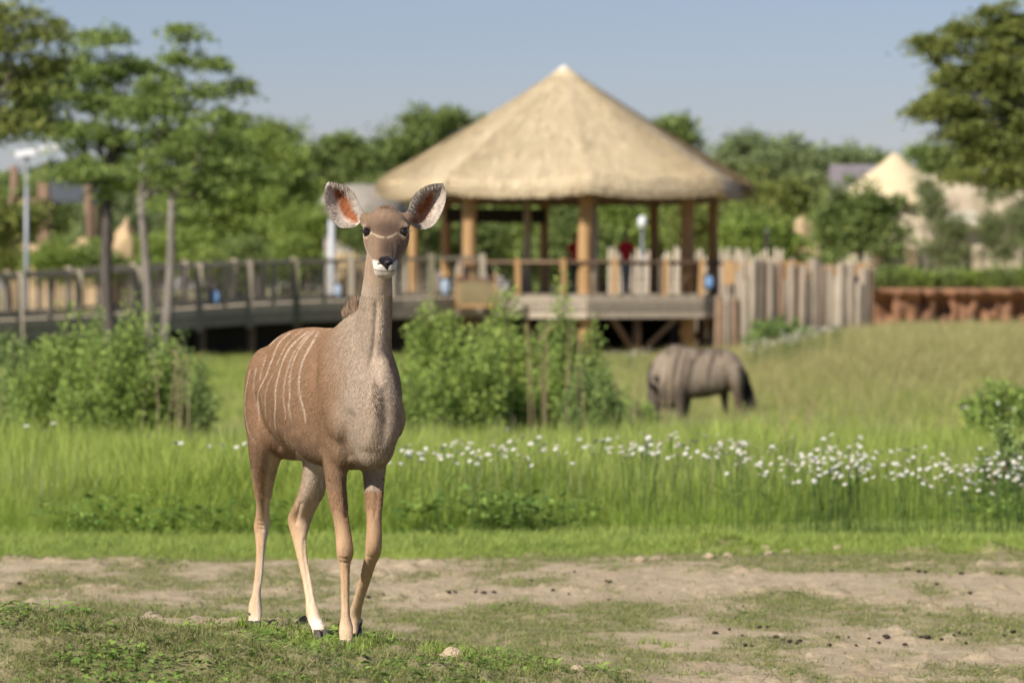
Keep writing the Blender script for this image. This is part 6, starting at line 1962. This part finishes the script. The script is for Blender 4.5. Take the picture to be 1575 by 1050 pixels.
# ================================================================ two visitors in the gazebo
def make_person(px, d, rz, label, seed, pose):
    c = P(px, 444, d); z0 = DECK_Z
    root = empty('person', (c[0], d, z0), label, 'person', None, rz)
    b = MB()
    def limb(pts, rad, n=14):
        b.tube(pts, rad, n)
    # faces -Y; height 1.74
    for s in (-1, 1):
        st = pose['stride'] * s
        limb([(s * .09, 0, .93), (s * .10, -st * .5 - .01, .52), (s * .10, -st + .02, .09)], [.092, .068, .046])
        limb([(s * .10, -st + .05, .055), (s * .105, -st - .08, .045), (s * .11, -st - .17, .03)], [.045, .046, .032])
        sh = np.array([s * .19, 0, 1.41]); el = np.array(pose['elbow'][0 if s < 0 else 1]); wr = np.array(pose['wrist'][0 if s < 0 else 1])
        limb([sh, (sh + el) / 2, el, (el + wr) / 2, wr], [.062, .05, .042, .038, .028])
        hd = (wr - el) / np.linalg.norm(wr - el)
        limb([wr, wr + hd * .05, wr + hd * .09], [.028, .042, .034], 10)                     # palm
        sd = np.cross(hd, [0, 0, 1.0]); sd /= np.linalg.norm(sd) + 1e-6
        for f, (o_, ln) in enumerate(((-.030, .062), (-.010, .075), (.010, .070), (.030, .055))):
            p0 = wr + hd * .08 + sd * o_
            limb([p0, p0 + hd * ln * .55 - np.array([0, 0, .006]), p0 + hd * ln - np.array([0, 0, .026])], [.011, .0105, .009], 6)
        limb([wr + hd * .03 - sd * .035 * s, wr + hd * .06 - sd * .065 * s, wr + hd * .09 - sd * .07 * s], [.013, .012, .010], 6)
    rings = []
    for z, hw, hd_, y in ((.86, .14, .10, 0), (.95, .17, .115, 0), (1.05, .16, .105, 0), (1.15, .15, .105, 0), (1.28, .175, .12, 0), (1.38, .19, .115, .005), (1.44, .15, .09, .01), (1.48, .07, .06, .01)):
        rings.append(ellipse_ring((0, y, z), (hw, 0, 0), (0, hd_, 0), 20))
    b.rings(rings)
    limb([(0, .01, 1.44), (0, 0, 1.56)], [.058, .055])
    b.ball((0, -.012, 1.635), (.076, .097, .112)); b.ball((0, -.045, 1.575), (.052, .052, .045)); b.ball((0, -.115, 1.62), (.014, .018, .022), 8, 6)
    for s in (-1, 1): b.ball((s * .077, .005, 1.63), (.012, .02, .03), 8, 6)
    V, FQ, NR = remesh(b, .0085, 4, .5)
    x, y, z = V[:, 0], V[:, 1], V[:, 2]
    C = np.tile(np.array([.50, .33, .24]), (len(V), 1))
    torso = (z > .94) & (z < 1.47) & (np.abs(x) < .30)
    C[torso] = (.50, .02, .035)
    arm = (np.abs(x) > .17) & (z < 1.19) & (z > .6) | ((y < -.16) & (z < 1.30) & (z > .85))
    C[arm & (z > .6)] = (.50, .33, .24)
    legs = (z <= .95) & (np.abs(x) < .24) & ~((y < -.16) & (z > .85))
    C[legs] = pose['cloth']
    if pose['short']: C[(z < .50) & (z > .10)] = (.48, .32, .23)
    C[z < .085] = (.06, .06, .065)
    hairm = (z > 1.655) & (y > -.085) | (z > 1.56) & (y > .02) | (z > 1.715)
    C[hairm] = (.05, .032, .02)
    for s in (-1, 1):
        C[np.hypot((x - s * .032) / .014, (z - 1.64) / .007) < 1] = np.where((y < -.07)[np.hypot((x - s * .032) / .014, (z - 1.64) / .007) < 1][:, None], [.06, .04, .035], C[np.hypot((x - s * .032) / .014, (z - 1.64) / .007) < 1])
    m = (np.hypot(x / .026, (z - 1.578) / .005) < 1) & (y < -.06); C[m] = (.36, .15, .13)
    link('body', big_mesh('body', V, FQ, mat_attr('person_surface', rough=.75, spec=.2, noise=.06, noise_scale=20), True, {'col': ('FLOAT_COLOR', np.hstack([C, np.ones((len(C), 1))])), 'gloss': ('FLOAT', np.zeros(len(C)))}), root)

make_person(963, 129.2, R(150), 'person in red shirt and grey trousers turned away beside the white lantern', 1,
            dict(stride=.05, elbow=[(-.24, -.05, 1.14), (.24, -.05, 1.14)], wrist=[(-.14, -.26, 1.12), (.14, -.26, 1.12)], cloth=(.27, .27, .28), short=False))
make_person(886, 130.5, R(200), 'person in red shirt and dark trousers half hidden by the front gazebo post', 2,
            dict(stride=.08, elbow=[(-.25, .02, 1.14), (.25, .02, 1.14)], wrist=[(-.26, -.10, .90), (.24, -.16, .95)], cloth=(.05, .06, .08), short=False))

# ================================================================ small things on the ground
def ground_at(px, py, lo=15.0, hi=60.0):
    """Nearest place where the sight line through a pixel meets the ground."""
    ds = np.linspace(lo, hi, 900)
    q = np.array([P(px, py, d) for d in ds])
    below = q[:, 2] <= T(q[:, 0], q[:, 1])
    i = int(np.argmax(below)) if below.any() else 899
    return np.array([q[i, 0], ds[i], float(T(q[i, 0], ds[i]))])

def make_small():
    rg = random.Random(9)
    dung = mat_solid('dung', (.045, .032, .024), (.085, .06, .042), scale=40, rough=.9, bump=.8, bump_scale=80)
    vs = [rock_mesh('dung_pellet', (.035, .03, .022), 20 + i, dung, 2, .4) for i in range(4)]
    z4 = [(690, 178), (1035, 175), (1090, 183), (1120, 185), (1285, 190), (1445, 185), (1467, 190), (1172, 240), (1325, 285), (252, 400), (215, 450), (352, 440), (275, 478), (400, 490), (430, 492), (462, 500), (495, 505), (540, 502), (525, 512), (290, 522), (318, 525), (715, 490), (765, 485), (905, 512), (938, 480), (945, 488), (1025, 522), (1195, 497), (1308, 517), (1480, 476), (1523, 472), (1250, 475), (1275, 473), (1300, 476), (1330, 472), (1130, 488), (677, 525), (800, 522), (390, 445), (150, 465), (860, 493), (1100, 488)]
    z3 = [(765, 215), (1095, 215), (1110, 218), (115, 280), (400, 265), (430, 266), (520, 264), (860, 258), (930, 272), (955, 175), (1105, 298), (640, 322), (600, 263), (45, 285), (555, 268)]
    spots = [(1050 + x / 3.0, 820 + y / 3.0) for x, y in z4] + [(550 + x / 2.864, 820 + y / 2.864) for x, y in z3] + [(441, 908), (255, 933), (280, 934), (30, 903)]
    for px, py in spots:
        p = ground_at(px, py)
        o = link('dung_pellet', rg.choice(vs), None, (p[0], p[1], p[2] + .008)); s = rg.uniform(.22, .46); o.scale = (s * 1.25, s, s); o.rotation_euler = (0, 0, rg.uniform(0, 6))
        tag(o, 'dark dung pellet lying on the sandy ground', 'dung', 'dung pellets on the sand')
    clod = MATS.get('soil') or mat_solid('soil', (.56, .44, .285), (.46, .355, .225), scale=14, rough=.95, bump=.9, bump_scale=60)
    cv = [rock_mesh('soil_clod', (.07, .06, .045), 40 + i, clod, 3, .75) for i in range(4)]
    for px, py, s in ((1090, 858, 1.1), (1120, 856, .8), (1178, 847, 1.2), (1183, 853, .9), (1210, 851, 1.0), (1262, 846, .8), (1290, 847, 1.0), (1330, 845, .9), (1010, 862, .9), (985, 863, 1.2), (1150, 851, .7), (1240, 849, .6), (1315, 849, .7)):
        p = ground_at(px, py, 24)
        o = link('soil_clod', rg.choice(cv), None, (p[0], p[1], p[2] + .006)); s *= .5; o.scale = (s * 1.25, s, s * .9); o.rotation_euler = (0, 0, rg.uniform(0, 6))
        tag(o, 'pale lump of earth at the back edge of the bare ground', 'clod', 'clods along the lawn edge')
    for px, py, s, lb in ((692, 1008, 1.0, 'earth lump with grass growing from it on the slope beside the kudu\'s hooves'), (885, 1032, .8, 'small earth lump with dry roots on the bare slope')):
        p = ground_at(px, py, 15.2, 26)
        o = link('soil_clod', cv[1], None, (p[0], p[1], p[2] - .012)); o.scale = (s * .7, s * .7, s * .8)
        tag(o, lb, 'clod')
    stone = mat_solid('grey_stone', (.40, .35, .32), (.30, .26, .24), scale=6, rough=.9, bump=.6, bump_scale=20)
    for i, (px, py, w, lb) in enumerate(((1496, 698, .16, 'rounded grey stone among the daisies'), (1522, 704, .11, 'small grey stone beside the rounded grey stone'), (1562, 708, .15, 'flat grey stone near the dark weed clump'))):
        d = 40.0; p = P(px, py, d); z0 = float(T(p[0], d))
        h = max(.1, (p[2] + .06 - z0) / 1.6)
        o = link('stone', rock_mesh('stone', (w, w, h), 60 + i, stone, 3, .25), None, (p[0], d, z0 + h * .5)); tag(o, lb, 'stone')
    # lone grass tufts and roots by the slope
    R2 = np.random.default_rng(8)
    pts = []
    for px, py, n, sp in ((690, 1006, 26, .05), (665, 1010, 10, .05), (735, 1018, 14, .06), (600, 985, 6, .05), (1010, 990, 16, .08), (790, 1024, 14, .06), (560, 1002, 12, .05), (510, 1000, 14, .07), (470, 985, 14, .08), (400, 975, 16, .06), (430, 978, 12, .06), (330, 965, 10, .06)):
        p = ground_at(px, py, 15.2, 26)
        for _ in range(n):
            x, y = p[0] + R2.normal(0, sp), p[1] + R2.normal(0, sp); pts.append((x, y, float(T(x, y)) - .003))
    for hx_, hy_ in ((-.648, 17.93), (-.632, 18.28), (-1.075, 18.93), (-.775, 18.36)):
        for _ in range(34):
            x, y = hx_ + R2.normal(0, .045), hy_ - abs(R2.normal(0, .06)) - .02; pts.append((x, y, float(T(x, y)) - .003))
    v = [blade_mesh('slope_tuft', g_short, 9, .085, .02, .0026, .7, 200 + s, 3, .5) for s in range(4)]
    scatter('slope_tufts', np.array(pts), v, R2.uniform(.5, 1.15, len(pts)), 'taller grass tufts round the kudu\'s hooves and on the slope', 'grass', .2, 30)
    g2 = [blade_mesh('straw_bit', g_straw, 5, .05, .03, .0012, 2.6, 210 + s, 2, .5) for s in range(3)]
    x, y, rg_ = field(900, 15.6, 29, 31, .6)
    scatter('straw_litter', np.stack([x, y, T(x, y)], 1), g2, rg_.uniform(.5, 1.5, len(x)), 'bits of dry straw strewn over the ground', 'straw', .9, 32)

make_small()
